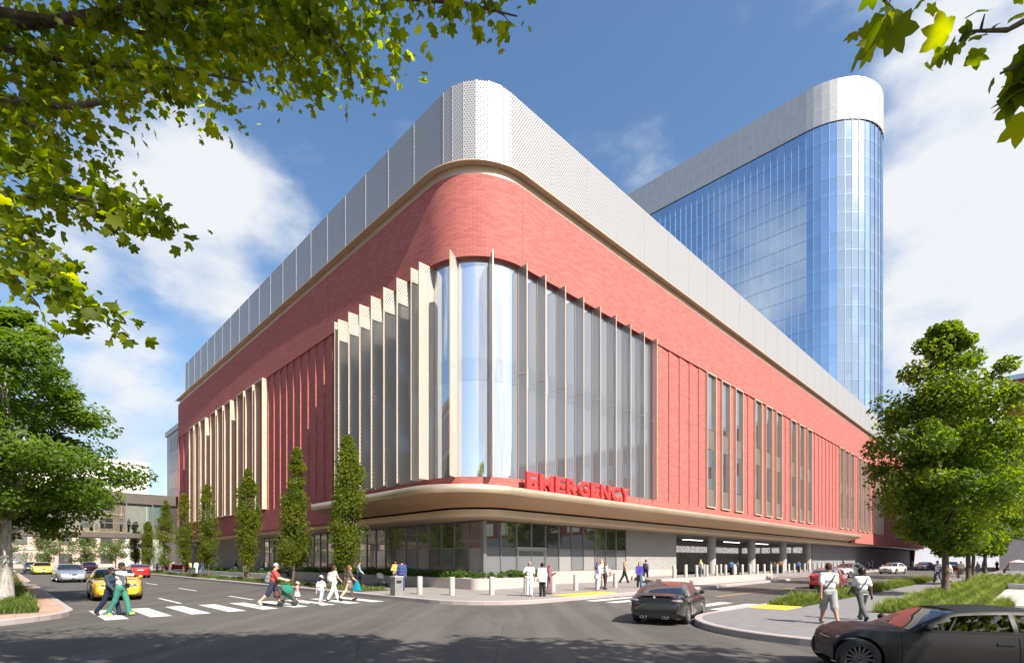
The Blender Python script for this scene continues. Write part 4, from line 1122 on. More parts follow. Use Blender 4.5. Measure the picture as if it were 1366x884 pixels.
def block(name, label, a0, a1, b0, b1, h, mw, floors, wpitch, mwin, band=None, base=None, sides=('a', 'b'), fr=.55, z0=0):
    """far building: walls, roof, each window a part (the nearest hundred), true recesses not needed at this size"""
    o = thing(name, label, 'building', W((a0+a1)/2, (b0+b1)/2, 0), ROT); OO = ((a0+a1)/2, (b0+b1)/2, 0)
    place(MB().box(a0, a1, b0, b1, z0, h), 'wall', mw, o, origin=OO)
    place(MB().box(a0-.3, a1+.3, b0-.3, b1+.3, h, h+.9), 'parapet', band or mw, o, origin=OO)
    fh = (h-z0-.8)/floors; cnt = 0; extra = MB()
    def win(x0, x1, y0, y1, zz0, zz1):
        nonlocal cnt
        cnt += 1; mb = MB() if cnt <= 100 else extra; mb.box(x0, x1, y0, y1, zz0, zz1)
        if cnt <= 100: place(mb, 'window', mwin, o, origin=OO)
    for f in range(floors):
        zz0 = z0+.9+f*fh; zz1 = zz0+fh*fr
        if 'b' in sides:
            u = a0+.8
            while u+wpitch*.6 < a1-.3: win(u, u+wpitch*.62, b0-.04, b0+.02, zz0, zz1); u += wpitch
        if 'a' in sides:
            u = b0+.8
            while u+wpitch*.6 < b1-.3: win(a0-.04, a0+.02, u, u+wpitch*.62, zz0, zz1); u += wpitch
        if band is not None: place(MB().box(a0-.12, a1+.12, b0-.12, b1+.12, zz1+fh*.18, zz1+fh*.30), 'string_course', band, o, origin=OO)
    if extra.v: e = place(extra, 'window', mwin, o, origin=OO); e['kind'] = 'stuff'
    return o
block('far_building', 'long low red and cream hospital block closing the end of the left street', -60, 21, 150, 170, 17, M['bg_red'], 4, 3.6, M['glass_dark'], M['bg_cream'], sides=('b',))
block('far_building', 'plain white block rising above the glass footbridge', -30, 30, 176, 196, 28, M['bg_white'], 1, 30, M['bg_white'], sides=())
block('far_tower', 'slim grey ribbed block just left of the brick wing', 24.2, 46, 112, 124, 26.5, M['bg_grey'], 7, 2.4, M['glass_spandrel'], None, sides=('a','b'), fr=.75)
rb = block('brick_building', 'red brick block with grey stone base at the right edge, across the driveway', 105.5, 160, -75, 3.9, 27.0, M['brick_far'], 3, 6.5, M['glass_dark'], None, sides=('a',), fr=.6, z0=8)
place(MB().box(105.2, 160.3, -75, 4.2, 0, 8.0), 'stone_base', M['concrete'], rb, origin=((105.5+160)/2, (3.9-75)/2, 0))
place(MB().box(105.0, 160.5, -75, 4.4, 27.9, 28.6), 'metal_coping', M['steel'], rb, origin=((105.5+160)/2, (3.9-75)/2, 0))
# white patterned wall and dark link closing the driveway
lk = thing('link_building', 'dark link block with bright patterned glazing closing the end of the driveway', 'building', W(176, 14, 0), ROT); LO = (176, 14, 0)
place(MB().box(170, 182, -2, 40, 9.0, 14.5), 'upper_wall', M['concrete_dark'], lk, origin=LO)
def patt():
    m, n, b = nt('patterned_panels'); uv = uvco(n)
    t = N(n, 'ShaderNodeTexBrick'); n.links.new(uv, t.inputs['Vector']); t.inputs['Scale'].default_value = .7; t.inputs['Mortar Size'].default_value = .05
    t.inputs['Color1'].default_value = (.80,.82,.86,1); t.inputs['Color2'].default_value = (.50,.58,.70,1); t.inputs['Mortar'].default_value = (.86,.86,.86,1); t.inputs['Bias'].default_value = -.4
    n.links.new(t.outputs[0], b.inputs['Base Color']); n.links.new(t.outputs[0], b.inputs['Emission Color']); b.inputs['Emission Strength'].default_value = .45; return m  # panels emit their own pattern colours, an added glow
place(MB().box(171, 181, -2, 40, 0, 9.0), 'glowing_panels', patt(), lk, origin=LO)
place(MB().box(170, 182, -2, 40, 14.5, 24), 'window_wall', M.setdefault('bgpanel', patt()), lk, origin=LO)
place(MB().box(169.6, 182, -2, 40, 24, 25), 'parapet', M['concrete_dark'], lk, origin=LO)
# blocks across the left street, mirrored in the glass and showing between the trees
block('far_building', 'brown brick terrace across the left street behind the trees', -64, -28, 20, 110, 24, M['bg_red'], 4, 4.2, M['glass_dark'], M['bg_cream'], sides=())
# ================================================================== people: one smooth implicit surface per body, clothes as shells over it
def surfnet(fn, lo, hi, h):
    lo = np.array(lo)-h*1.5; hi = np.array(hi)+h*1.5
    nx, ny, nz = [int(math.ceil((hi[i]-lo[i])/h))+1 for i in range(3)]
    xs, ys, zs = [lo[i]+h*np.arange(n_) for i, n_ in enumerate((nx, ny, nz))]
    G = np.stack(np.meshgrid(xs, ys, zs, indexing='ij'), -1)
    D = fn(G)
    S = D < 0
    cs = np.zeros((nx-1, ny-1, nz-1), np.int8); 
    for dx in (0,1):
        for dy in (0,1):
            for dz in (0,1): cs += S[dx:nx-1+dx, dy:ny-1+dy, dz:nz-1+dz]
    act = (cs > 0) & (cs < 8)
    idx = -np.ones(act.shape, int); ii = np.argwhere(act); idx[act] = np.arange(len(ii))
    acc = np.zeros((len(ii), 3)); cnt = np.zeros(len(ii))
    i, j, k = ii.T
    cor = [(0,0,0),(1,0,0),(0,1,0),(1,1,0),(0,0,1),(1,0,1),(0,1,1),(1,1,1)]
    for a, b in ((0,1),(2,3),(4,5),(6,7),(0,2),(1,3),(4,6),(5,7),(0,4),(1,5),(2,6),(3,7)):
        ca, cb = np.array(cor[a]), np.array(cor[b])
        da = D[i+ca[0], j+ca[1], k+ca[2]]; db = D[i+cb[0], j+cb[1], k+cb[2]]
        m = (da < 0) != (db < 0)
        t = np.where(m, da/(da-db+1e-12), 0)
        acc += np.where(m[:, None], ca+(cb-ca)*t[:, None], 0); cnt += m
    V = lo+h*(ii+acc/np.maximum(cnt, 1)[:, None])
    F = []
    for ax, (u, v) in enumerate(((1,2),(2,0),(0,1))):
        sl0 = [slice(None)]*3; sl1 = [slice(None)]*3; sl0[ax] = slice(0,-1); sl1[ax] = slice(1,None)
        ch = S[tuple(sl0)] != S[tuple(sl1)]
        e = np.argwhere(ch); 
        e = e[(e[:, u] > 0) & (e[:, v] > 0) & (e[:, u] < (nx,ny,nz)[u]-1) & (e[:, v] < (nx,ny,nz)[v]-1)]
        if not len(e): continue
        q = []
        for du, dv_ in ((1,1),(0,1),(0,0),(1,0)):
            c = e.copy(); c[:, u] -= du; c[:, v] -= dv_; q.append(idx[c[:,0], c[:,1], c[:,2]])
        q = np.stack(q, 1); s0 = S[e[:,0], e[:,1], e[:,2]]
        q[~s0] = q[~s0][:, ::-1]; F.append(q)
    if not F: return V, np.zeros((0,4), int)
    F = np.concatenate(F); F = F[(F >= 0).all(1)]
    return V, F
def cap_d(G, p0, p1, r0, r1, sx=1.):
    p0, p1 = np.array(p0, float), np.array(p1, float); d = p1-p0
    q = G-p0; 
    t = np.clip((q@d)/(d@d+1e-9), 0, 1)
    w = q-t[..., None]*d
    if sx != 1.: w = w*np.array([1/sx, 1, 1])
    return np.sqrt((w*w).sum(-1))-(r0+(r1-r0)*t)
def union(G, prims, k=.02, infl=0.):
    out = None
    for p in prims:
        d = cap_d(G, *p)
        if out is None: out = d
        else:
            hh = np.clip(.5+.5*(out-d)/k, 0, 1); out = out*(1-hh)+d*hh-k*hh*(1-hh)
    return out-infl
SKIN = {'l': (.55,.34,.25), 'm': (.34,.19,.12), 'd': (.10,.055,.036)}
_sk = {}
def skinmat(c):
    if c not in _sk: _sk[c] = mat('skin', SKIN[c], .55, 0, .06, 20, 0, .35)
    return _sk[c]
HAIR = {'k': (.015,.012,.011), 'b': (.06,.035,.02), 'y': (.45,.30,.10), 'g': (.25,.23,.21), 'r': (.16,.06,.025)}
POSE = {
 'stand':  dict(legs=((2,3),(-3,2)), arms=((4,8,12),(-2,8,10))),
 'walk':   dict(legs=((22,6),(-18,16)), arms=((-18,9,14),(22,9,24))),
 'walk2':  dict(legs=((-20,22),(20,4)), arms=((20,9,22),(-18,9,12))),
 'stride': dict(legs=((22,6),(-22,18)), arms=((-20,9,16),(22,9,28))),
 'push':   dict(legs=((20,6),(-22,26)), arms=((32,8,40),(32,8,40)), lean=8),
 'phone':  dict(legs=((2,2),(-4,6)), arms=((20,10,95),(2,9,16))),
 'cross':  dict(legs=((2,2),(-2,4)), arms=((12,14,75),(12,14,75))),
 'hips':   dict(legs=((4,4),(-4,4)), arms=((-22,28,70),(-5,9,18))),
 'point':  dict(legs=((18,6),(-16,14)), arms=((-8,9,16),(78,14,12))),
 'sit':    dict(legs=((82,85),(80,84)), arms=((18,10,50),(18,10,50)), lean=-4),
}
def GP(x, y, z=0.): 
    Y = 694*(1.72-z)/(y-746.5); return Vector(((x-683)/694*Y, Y, z))
def person(label, x, yh, yf, z=0., yaw=0., pose='stand', top=(.7,.7,.7), bot=(.03,.03,.05), skin='l', hair='b', hairstyle='short', sleeve='short',
           legs='long', shoe=(.03,.03,.03), female=False, coat=None, skirt=None, child=False, extra=(), group='pedestrians around the hospital', hat=None, scarf=None, backpack=None, bag=None, H=None, loc=None, strap=None, fine=None, turn=0):
    P = GP(x, yf, z) if loc is None else Vector(loc)
    if H is None: H = 1.72+(746.5-yh)*P.y/694-z
    h = max(.010, min(.035, P.y/694*.75)) if fine is None else fine
    root = thing('person', label, 'person', P, R(yaw), group)
    ps = POSE[pose]; u = H; hs = 1.28 if child else 1.
    lean = R(ps.get('lean', 2)); sh = .100 if not female else .088
    if child: sh = .095
    hipw = .050
    # legs, hip at origin first
    jl = []
    for sgn, (th, kn) in zip((-1, 1), ps['legs']):
        th, kn = R(th), R(kn); hp = np.array([sgn*hipw*u, 0, 0])
        k_ = hp+np.array([0, math.sin(th), -math.cos(th)])*.245*u; an = k_+np.array([0, math.sin(th-kn), -math.cos(th-kn)])*.235*u
        jl.append([hp, k_, an, th-kn])
    low = min(j[2][2] for j in jl)
    zh = .045*u-low
    if pose == 'sit': zh = .27*u
    for j in jl:
        for i in range(3): j[i] = j[i]+np.array([0, 0, zh])
    def sp(xx, zz):       # point on the (leaning) trunk, zz above hip
        return np.array([xx, math.sin(lean)*zz, zh+math.cos(lean)*zz])
    T = .30*u if not child else .27*u   # hip to shoulder
    wd_ = .9 if female else 1.
    torso = [(sp(-.040*u,.0), sp(.040*u,.0), .062*u*(1.04 if female else 1), .062*u*(1.04 if female else 1)), (sp(-.028*u,.1*u), sp(.028*u,.1*u), .056*u*wd_, .056*u*wd_),
             (sp(-.045*u*wd_,.2*u), sp(.045*u*wd_,.2*u), .060*u*wd_, .060*u*wd_), (sp(-sh*u*.72,T-.025*u), sp(sh*u*.72,T-.025*u), .040*u, .040*u)]
    nk = sp(0, T); hz = T+.085*u*hs
    hc = sp(0, hz)+np.array([0, .012*u, 0])
    neck = (sp(0, T-.02*u), hc-np.array([0,.008*u,.02*u]), .034*u, .030*u)
    hd = [(hc+np.array([0,.0,-.022*u*hs]), hc+np.array([0,-.006*u,.030*u*hs]), .043*u*hs, .052*u*hs, .86), (hc+np.array([0,.030*u*hs,-.04*u*hs]), hc+np.array([0,.036*u*hs,-.03*u*hs]), .022*u*hs, .026*u*hs)]
    nose = [(hc+np.array([0,.052*u*hs,.0]), hc+np.array([0,.062*u*hs,-.014*u*hs]), .006*u, .009*u)]
    ears = [(hc+np.array([s*.048*u*hs,-.004*u,-.008*u]), hc+np.array([s*.050*u*hs,-.008*u,.010*u]), .010*u, .012*u) for s in (-1,1)]
    ja = []; hands = []
    for sgn, (fw, abd, el) in zip((-1, 1), ps['arms']):
        fw, abd, el = R(fw), R(abd), R(el); s0 = sp(sgn*sh*u, T-.03*u)
        d1 = np.array([sgn*math.sin(abd), math.sin(fw)*math.cos(abd), -math.cos(fw)*math.cos(abd)])
        e = s0+d1*.165*u
        inw = -sgn*.35 if el > R(60) else -sgn*.05
        d2 = np.array([sgn*math.sin(abd)*.4+inw*math.sin(el), math.sin(fw+el)*math.cos(abd), -math.cos(fw+el)*math.cos(abd)]); d2 /= np.linalg.norm(d2)
        w = e+d2*.145*u; ja.append((s0, e, w, d2))
        side = np.cross(d2, np.array([sgn*1., 0, 0])); side /= np.linalg.norm(side)+1e-9
        hands.append((w, w+d2*.045*u, .016*u, .019*u))
        k0 = w+d2*.045*u; cur = np.array([-sgn*.35, 0, 0])
        if h < .022:
            for q, ln in zip((-1.5,-.5,.5,1.5), (.034,.042,.045,.040)):
                b0 = k0+side*q*.0095*u; b1 = b0+(d2+cur*.5)*ln*.5*u; b2 = b1+(d2*.7+cur*1.5)*ln*.5*u
                hands += [(b0, b1, .0060*u, .0055*u), (b1, b2, .0055*u, .0045*u)]
            t0 = w+d2*.015*u+side*.012*u; hands += [(t0, t0+(d2*.6+side*.6+cur*.4)*.034*u, .0070*u, .0055*u)]
        else: hands.append((k0, k0+(d2+cur)*.035*u, .016*u, .010*u))
    arms_u = [(a[0], a[1], .030*u*wd_, .024*u) for a in ja]; arms_l = [(a[1], a[2], .024*u, .016*u) for a in ja]
    thigh = [(j[0], j[1], .053*u*(1.03 if female else 1), .037*u) for j in jl]; shin = [(j[1], j[2], .036*u, .023*u) for j in jl]
    calf = [(j[1]*.72+j[2]*.28+np.array([0,-.012*u,0]), j[1]*.5+j[2]*.5+np.array([0,-.006*u,0]), .034*u, .026*u) for j in jl]
    feet = []
    for j in jl:
        pitch = max(-.9, min(.25, j[3])) ; f = np.array([0, math.cos(pitch), math.sin(pitch)])
        a_ = j[2]; feet.append([(a_+np.array([0,-.018*u,-.018*u]), a_+np.array([0,-.018*u,-.018*u])+f*.085*u, .024*u, .021*u), (a_, a_+f*.03*u-np.array([0,0,.01*u]), .024*u, .022*u)])
    allp = torso+[neck]+hd+nose+ears+arms_u+arms_l+hands+thigh+shin+calf+[f for ff in feet for f in ff]
    def bounds(pr, pad):
        a = np.array([p[0] for p in pr]+[p[1] for p in pr]); r = max(max(p[2], p[3]) for p in pr)+pad
        return a.min(0)-r, a.max(0)+r
    def mesh(name, pr, mt, infl=0., cut=(), k=.016, hh=None, parent=root):
        def fn(G):
            d = union(G, pr, k*u/1.75*1.75, infl)
            for c in cut:
                v = c(G) if callable(c) else (G-np.array(c[0]))@np.array(c[1]); d = np.maximum(d, v)
            return d
        lo, hi = bounds(pr, infl+.01)
        V, F = surfnet(fn, lo, hi, hh or h)
        if not len(F): V, F = surfnet(fn, lo, hi, (hh or h)*.45)
        if not len(F): print('EMPTY', name, label); return None
        return np_mesh(name, V, F, mt, parent, True)
    body = mesh('body', allp, skinmat(skin))
    ct = max(.010, h*.55)
    # trousers / shorts
    if legs == 'long': mesh('trousers', torso[:1]+thigh+[(j[1], j[2]+np.array([0,0,-.01*u]), .038*u, .032*u) for j in jl], cloth(bot), ct, [lambda G: G[..., 2]-(zh+.06*u)])
    elif legs in ('shorts', 'crop'):
        end = .06 if legs == 'shorts' else .42
        mesh('shorts' if legs == 'shorts' else 'trousers', torso[:1]+[(j[0], j[1], .056*u, .048*u) for j in jl]+[(j[1], j[1]*(1-end)+j[2]*end, .047*u if end < .2 else .040*u, .047*u if end < .2 else .036*u) for j in jl], cloth(bot), ct, [lambda G: G[..., 2]-(zh+.06*u)])
    if skirt is not None:
        ln, wtop, wbot, c = skirt
        mesh('skirt', [(sp(0,.09*u), np.array([0,.01*u,zh-ln*u]), wtop*u, wbot*u, 1.15)], cloth(c), .0, [lambda G: (zh-ln*u)-G[..., 2], lambda G: G[..., 2]-(zh+.11*u)])
    # top
    arms_s = arms_u if sleeve in ('short', 'none') else arms_u+arms_l
    tp_ = torso[1:]+[(sp(-.042*u,-.015*u), sp(.042*u,-.015*u), .060*u, .060*u)]
    hem = zh-.03*u
    if sleeve == 'short': tp_ = tp_+[(a[0], a[0]*.25+a[1]*.75, .033*u, .032*u) for a in ja]
    elif sleeve == 'long': tp_ = tp_+[(a[0], a[1], .032*u, .027*u) for a in ja]+[(a[1], a[2]*.95+a[1]*.05, .027*u, .021*u) for a in ja]
    nkz = sp(0, T+.012*u)
    mesh('coat' if coat else 'shirt', tp_+([(sp(0,0), np.array([0,-.012*u,zh-coat*u]), .082*u, .10*u, 1.2)] if coat else []), cloth(top), ct*1.15, [lambda G: ((zh-coat*u) if coat else hem)-G[..., 2], lambda G: G[..., 2]-nkz[2]], k=.022)
    # shoes
    for f in feet: mesh('shoe', f, cloth(shoe, .5), max(.006, h*.4))
    # hair / headgear
    hm = cloth(HAIR[hair], .7)
    face = lambda G: -(((G-(hc+np.array([0,.062*u*hs,-.028*u*hs])))**2).sum(-1)**.5-.060*u*hs)
    low_ = lambda G: (hc[2]-.030*u*hs)-G[..., 2]
    hp_ = [(hc+np.array([0,-.010*u,.0]), hc+np.array([0,-.008*u,.028*u*hs]), .047*u*hs, .051*u*hs, .9)]
    if scarf is not None:
        mesh('headscarf', hd[:1]+[(hc, sp(0, T-.05*u)+np.array([0,-.03*u,0]), .056*u, .075*u), (sp(-.05*u, T-.03*u), sp(.05*u, T-.03*u), .06*u, .06*u)], cloth(scarf), .012, [face], k=.03)
    elif hairstyle == 'short': mesh('hair', hp_, hm, .008, [face, low_])
    elif hairstyle == 'bob': mesh('hair', hp_+[(hc+np.array([0,-.02*u,0]), hc+np.array([0,-.02*u,-.07*u*hs]), .052*u*hs, .045*u*hs)], hm, .008, [face])
    elif hairstyle == 'long': mesh('hair', hp_+[(hc+np.array([0,-.02*u,0]), sp(0, T-.06*u)+np.array([0,-.062*u,0]), .052*u, .046*u)], hm, .008, [face])
    elif hairstyle == 'tail': mesh('hair', hp_+[(hc+np.array([0,-.05*u,.02*u]), hc+np.array([0,-.075*u,-.09*u]), .022*u, .012*u)], hm, .008, [face])
    elif hairstyle == 'afro': mesh('hair', [(hc+np.array([0,-.014*u,.006*u]), hc+np.array([0,-.010*u,.030*u]), .056*u, .058*u)], hm, .012, [face, low_])
    if hat is not None:
        mesh('cap', [(hc+np.array([0,-.006*u,.012*u*hs]), hc+np.array([0,-.006*u,.032*u*hs]), .052*u*hs, .050*u*hs)], cloth(hat), .010, [lambda G: (hc[2]+.012*u*hs)-G[..., 2]])
        mesh('cap_brim', [(hc+np.array([-.03*u,.055*u*hs,.016*u*hs]), hc+np.array([.03*u,.055*u*hs,.016*u*hs]), .03*u*hs, .03*u*hs)], cloth(hat), 0, [lambda G: np.abs(G[..., 2]-(hc[2]+.016*u*hs))-.010])
    if h < .03:     # eyes
        ey = MB()
        for s in (-1, 1):
            c = hc+np.array([s*.019*u*hs, .050*u*hs, .006*u*hs]); e_ = MB().lathe([(.0,-.006*u),(.006*u,-.003*u),(.007*u,0),(.006*u,.003*u),(0,.006*u)], 8, tuple(c)); ey.add(e_.v, e_.f)
        ey.build('eyes', cloth(HAIR['k'], .3), root, True)
    def own(name, lab, cat, pr, mt, infl=0., cut=(), k=.02):
        o = mesh(name, pr, mt, infl, cut, k, parent=None)
        o.location = P; o.rotation_euler = (0, 0, R(yaw)); tag(o, lab, cat); return o
    if backpack:
        lab, c = backpack
        own('backpack', lab, 'backpack', [(sp(-.045*u,.06*u)+np.array([0,-.115*u,0]), sp(.045*u,.06*u)+np.array([0,-.115*u,0]), .058*u, .058*u), (sp(-.04*u,.22*u)+np.array([0,-.108*u,0]), sp(.04*u,.22*u)+np.array([0,-.108*u,0]), .050*u, .050*u),
            (sp(-.045*u,.14*u)+np.array([0,-.112*u,0]), sp(.045*u,.14*u)+np.array([0,-.112*u,0]), .058*u, .058*u), (sp(0,.10*u)+np.array([0,-.15*u,0]), sp(0,.13*u)+np.array([0,-.15*u,0]), .045*u, .04*u)], cloth(c), .0, [], .03)
    if bag:
        lab, c, side = bag
        hnd = ja[0 if side < 0 else 1][2]
        b0 = hnd+np.array([side*.02*u, .0, -.10*u])
        own('bag', lab, 'bag', [(b0+np.array([0,-.05*u,0]), b0+np.array([0,.05*u,0]), .045*u, .045*u), (b0+np.array([0,-.05*u,-.08*u]), b0+np.array([0,.05*u,-.08*u]), .05*u, .05*u), (hnd+np.array([0,0,-.01*u]), b0, .010*u, .012*u)], cloth(c), 0, [], .02)
    if strap is not None:
        lab, c, sd = strap
        pts = []
        for t in np.linspace(0, 1, 14):
            ang = t*2*math.pi; zz = T*.56+math.cos(ang)*T*.42*1.02; xx = sd*math.cos(ang)*.085*u; yy = math.sin(ang)*(.070*u+.016)
            if abs(math.cos(ang)) > .9: yy = math.sin(ang)*.05*u
            pts.append(tuple(sp(xx, zz)+np.array([0, -yy*1.12, 0])))
        mb = MB(); mb.tube(pts, .011*u/1.75*1.2, 6, cap=False)
        q = sp(-sd*.125*u, T*.12); mb.obox(tuple(q), (1,0,0), (0,1,0), (0,0,1), .022*u, .06*u, .045*u)
        o = mb.build('shoulder_bag', cloth(c, .6)); o.location = P; o.rotation_euler = (0,0,R(yaw)); tag(o, lab, 'bag')
    return root, dict(P=P, u=u, hands=[a[2] for a in ja], sp=sp, T=T, zh=zh)
WHT = (.58,.58,.57); NAVY = (.022,.03,.055); DK = (.02,.02,.024)
# the two men walking away on the island
person('dark haired man in white t-shirt and grey shorts walking away on the island path', 1106, 747, 832.0, .15, -12, 'walk', WHT, (.27,.27,.26), 'm', 'b', legs='shorts', shoe=(.12,.13,.12), strap=('black crossbody bag strap on the man in grey shorts', DK, 1))
person('curly haired man in white t-shirt and dark grey trousers walking on the island path', 1150, 754.5, 827.0, .15, -6, 'walk2', WHT, (.10,.11,.105), 'd', 'k', 'afro', legs='long', shoe=DK, strap=('black crossbody bag strap on the curly haired man', DK, 1))
# crossing at left
person('man in dark navy suit walking over the left crossing, in front of the yellow coupe', 147, 753.5, 820.5, 0, -92, 'stride', (.035,.05,.075), NAVY, 'd', 'k', sleeve='long', shoe=DK)
person('man in white shirt and green trousers on the left crossing, one arm pointing right', 161, 747.5, 821, 0, -84, 'point', WHT, (.045,.19,.145), 'd', 'k', sleeve='long', shoe=(.62,.62,.08), strap=('black shoulder bag on the man in green trousers', DK, 1))
_, dad = person('man in red t-shirt, cap and navy shorts pushing a green stroller', 364, 748.5, 808, 0, -72, 'push', (.55,.07,.06), (.03,.035,.06), 'l', 'b', legs='shorts', shoe=(.30,.32,.30), hat=(.35,.37,.40), backpack=('grey backpack on the man in the red t-shirt', (.16,.16,.17)))
person('toddler in pink sun hat and white dress beside the green stroller', 396, 775.5, 806, 0, -60, 'stand', (.60,.30,.30), (.6,.6,.6), 'l', 'b', legs='none', skirt=(.17,.07,.15,(.70,.62,.60)), hat=(.68,.48,.50), child=True, sleeve='none', shoe=(.5,.35,.3))
person('girl in beige cap, white t-shirt and pale blue trousers on the crossing', 428, 766, 806.5, 0, -8, 'walk', WHT, (.40,.46,.54), 'l', 'k', 'tail', legs='crop', hat=(.45,.40,.34), child=True, shoe=(.6,.5,.48))
person('woman in white sleeveless top and white trousers on the crossing', 445, 751.5, 800.5, 0, -38, 'walk', WHT, (.68,.67,.64), 'l', 'b', 'bob', sleeve='none', legs='long', female=True, shoe=DK, backpack=('small beige backpack on the woman in white', (.50,.46,.38)))
_, wj = person('woman in brown dress and black boots carrying a teal jacket on the crossing', 465, 751, 801, 0, -55, 'stride', (.14,.11,.09), (.14,.11,.09), 'l', 'r', 'bob', sleeve='short', legs='none', skirt=(.16,.07,.115,(.14,.11,.09)), female=True, shoe=DK)
person('man in pale blue shirt and dark trousers walking in the canopy shade', 478, 746, 784, .15, -80, 'walk', (.25,.32,.42), DK, 'm', 'k', sleeve='long')
person('woman in yellow jacket behind the grey stone pillar', 528, 746, 784, .15, 175, 'cross', (.72,.48,.14), (.3,.28,.25), 'm', 'k', sleeve='long', female=True, hairstyle='tail')
person('man in blue suit beside the woman in yellow', 536, 745.5, 787, .15, 10, 'stand', (.05,.07,.20), (.045,.055,.16), 'm', 'k', sleeve='long')
# in front of the entrance
person('grey haired doctor in white scrubs seen from behind before the entrance', 706.5, 748, 795, .15, -4, 'hips', WHT, (.70,.70,.68), 'm', 'g', shoe=(.15,.13,.05))
person('doctor in long white coat and black trousers before the entrance', 723.5, 749.5, 795, .15, 22, 'stand', (.74,.74,.73), DK, 'd', 'k', sleeve='long', coat=.10)
person('woman in maroon headscarf half hidden behind the white-coated doctor', 732.5, 752.5, 792, .15, -100, 'phone', (.22,.10,.12), (.20,.12,.14), 'm', 'k', sleeve='long', female=True, scarf=(.20,.07,.08))
person('woman in lavender tunic and dark headscarf talking near the tactile pad', 797, 748, 787, .15, -70, 'stand', (.62,.58,.70), (.60,.58,.68), 'm', 'k', sleeve='long', female=True, scarf=(.13,.10,.13), coat=.12, shoe=(.5,.12,.06))
person('blonde woman in white in the middle of the talking group', 802.5, 745, 784.5, .15, 160, 'stand', (.68,.66,.60), (.6,.58,.5), 'l', 'y', 'long', sleeve='long', female=True)
person('woman in white blouse and dark trousers looking at her phone in the talking group', 807.5, 748.5, 786, .15, -75, 'phone', (.70,.68,.68), (.06,.045,.05), 'l', 'r', 'bob', sleeve='long', female=True, bag=('red shoulder bag of the woman with the phone', (.45,.10,.06), -1))
person('fair woman in brown top and black leggings walking past the glass end', 833, 747, 777, .15, -100, 'walk', (.30,.20,.13), DK, 'l', 'y', 'tail', sleeve='none', female=True)
person('woman in violet blue jacket carrying shopping bags behind the dark coupe', 853, 748, 783, .15, 170, 'walk', (.07,.05,.36), (.08,.10,.14), 'l', 'r', 'bob', sleeve='long', female=True, bag=('white shopping bag in the hand of the woman in violet blue', (.66,.68,.70), -1))
person('man in grey jacket with dark backpack by the grey block wall', 861.5, 745, 774, .15, -30, 'walk2', (.17,.18,.21), DK, 'm', 'k', sleeve='long', backpack=('black backpack on the man by the grey block wall', (.03,.03,.035)))
# on the ambulance dock
person('blonde woman in white top reading her phone in the ambulance bay', 934.5, 745.6, 770, .40, -70, 'phone', (.72,.66,.45), (.10,.13,.18), 'l', 'y', 'long', sleeve='long', female=True)
for (x, yh, yf, c, c2, hc_, lab, yw, po) in (
  (975.5,746.5,766.5,(.08,.16,.40),DK,'k','man in bright blue shirt standing in the ambulance bay',-30,'stand'), (984.5,747,766.5,(.06,.07,.10),DK,'k','man in dark shirt facing the man in bright blue',60,'phone'),
  (1028.5,748,764.5,DK,DK,'k','person all in black by the second bay column',120,'stand'), (1033,748,764.5,(.05,.05,.06),NAVY,'b','dark dressed person left of the two in orange-brown',200,'stand'), (1038.5,746.5,764.5,(.26,.09,.03),DK,'k','tall person in orange brown coat in the ambulance bay',-60,'cross'), (1041.5,746.5,764.0,(.22,.07,.03),DK,'b','second person in orange brown coat beside the bay column',40,'stand'),
  (1065.5,747.5,763,(.08,.15,.42),DK,'k','man in blue shirt between the last bay columns',160,'stand'), (1074,748.5,762.5,(.05,.05,.06),DK,'b','dark figure near the last bay column',20,'stand')):
    person(lab, x, yh, yf, .40, yw, po, c, c2, 'm', hc_, sleeve='long')
for (x, yh, yf, c, c2, lab, yw, po) in (
  (1125,746.5,761.5,DK,DK,'person in black by the dark bay wall, above the white car',90,'stand'), (1144,747.5,761.5,(.06,.05,.05),DK,'person in dark brown by the dark bay wall, right of the white car',30,'stand'), (1158,748,761.5,(.10,.06,.06),DK,'person in dark red walking along the dark bay wall',-90,'walk'), (1162.5,746,761.5,NAVY,NAVY,'person in navy walking along the dark bay wall',-90,'walk2'), (1217,748,760.5,DK,NAVY,'person in the shade near the end of the bay wall',-20,'stand')):
    person(lab, x, yh, yf, .15 if x > 1200 else .0, yw, po, c, c2, 'd', 'k', sleeve='long')
# on the far path and lawn
person('man in grey suit walking away on the path behind the nearest tree', 1251, 746, 776.5, .15, -10, 'walk', (.11,.12,.16), (.10,.12,.17), 'l', 'r', sleeve='long')
person('woman in pale blouse and black skirt walking away on the path', 1264.5, 747, 776.8, .15, -6, 'walk2', (.55,.52,.47), DK, 'l', 'b', 'bob', sleeve='long', legs='none', skirt=(.20,.07,.085,DK), female=True)
person('man in cream shirt and khaki shorts farther along the path', 1282, 747, 770.8, .15, 150, 'walk', (.62,.56,.40), (.22,.19,.12), 'l', 'b', legs='shorts')
person('child in red top beside the man in cream shirt', 1277.5, 752, 770.6, .15, 150, 'walk2', (.25,.04,.04), (.5,.4,.38), 'l', 'k', legs='shorts', child=True)
for (x, yh, yf, c, c2, lab, yw, po) in (
  (1292.5,748,764.5,(.20,.18,.28),(.15,.12,.2),'woman in lilac far along the path',10,'stand'), (1299.5,748,764,(.60,.58,.55),DK,'person in white shirt and black shorts far along the path',-10,'walk'), (1304,748,763.5,DK,NAVY,'person in black beside the one in white shirt, far along the path',-10,'walk2'), (1312,747,763,NAVY,NAVY,'person in navy in the shade beyond the third tree',20,'stand'), (1330,747.5,759.5,DK,DK,'dark figure near the red block, left one of a pair',-20,'stand'), (1336,747,759.5,(.06,.06,.08),DK,'dark figure near the red block, right one of a pair',30,'stand')):
    person(lab, x, yh, yf, .15, yw, po, c, c2, 'm', 'k', sleeve='long')
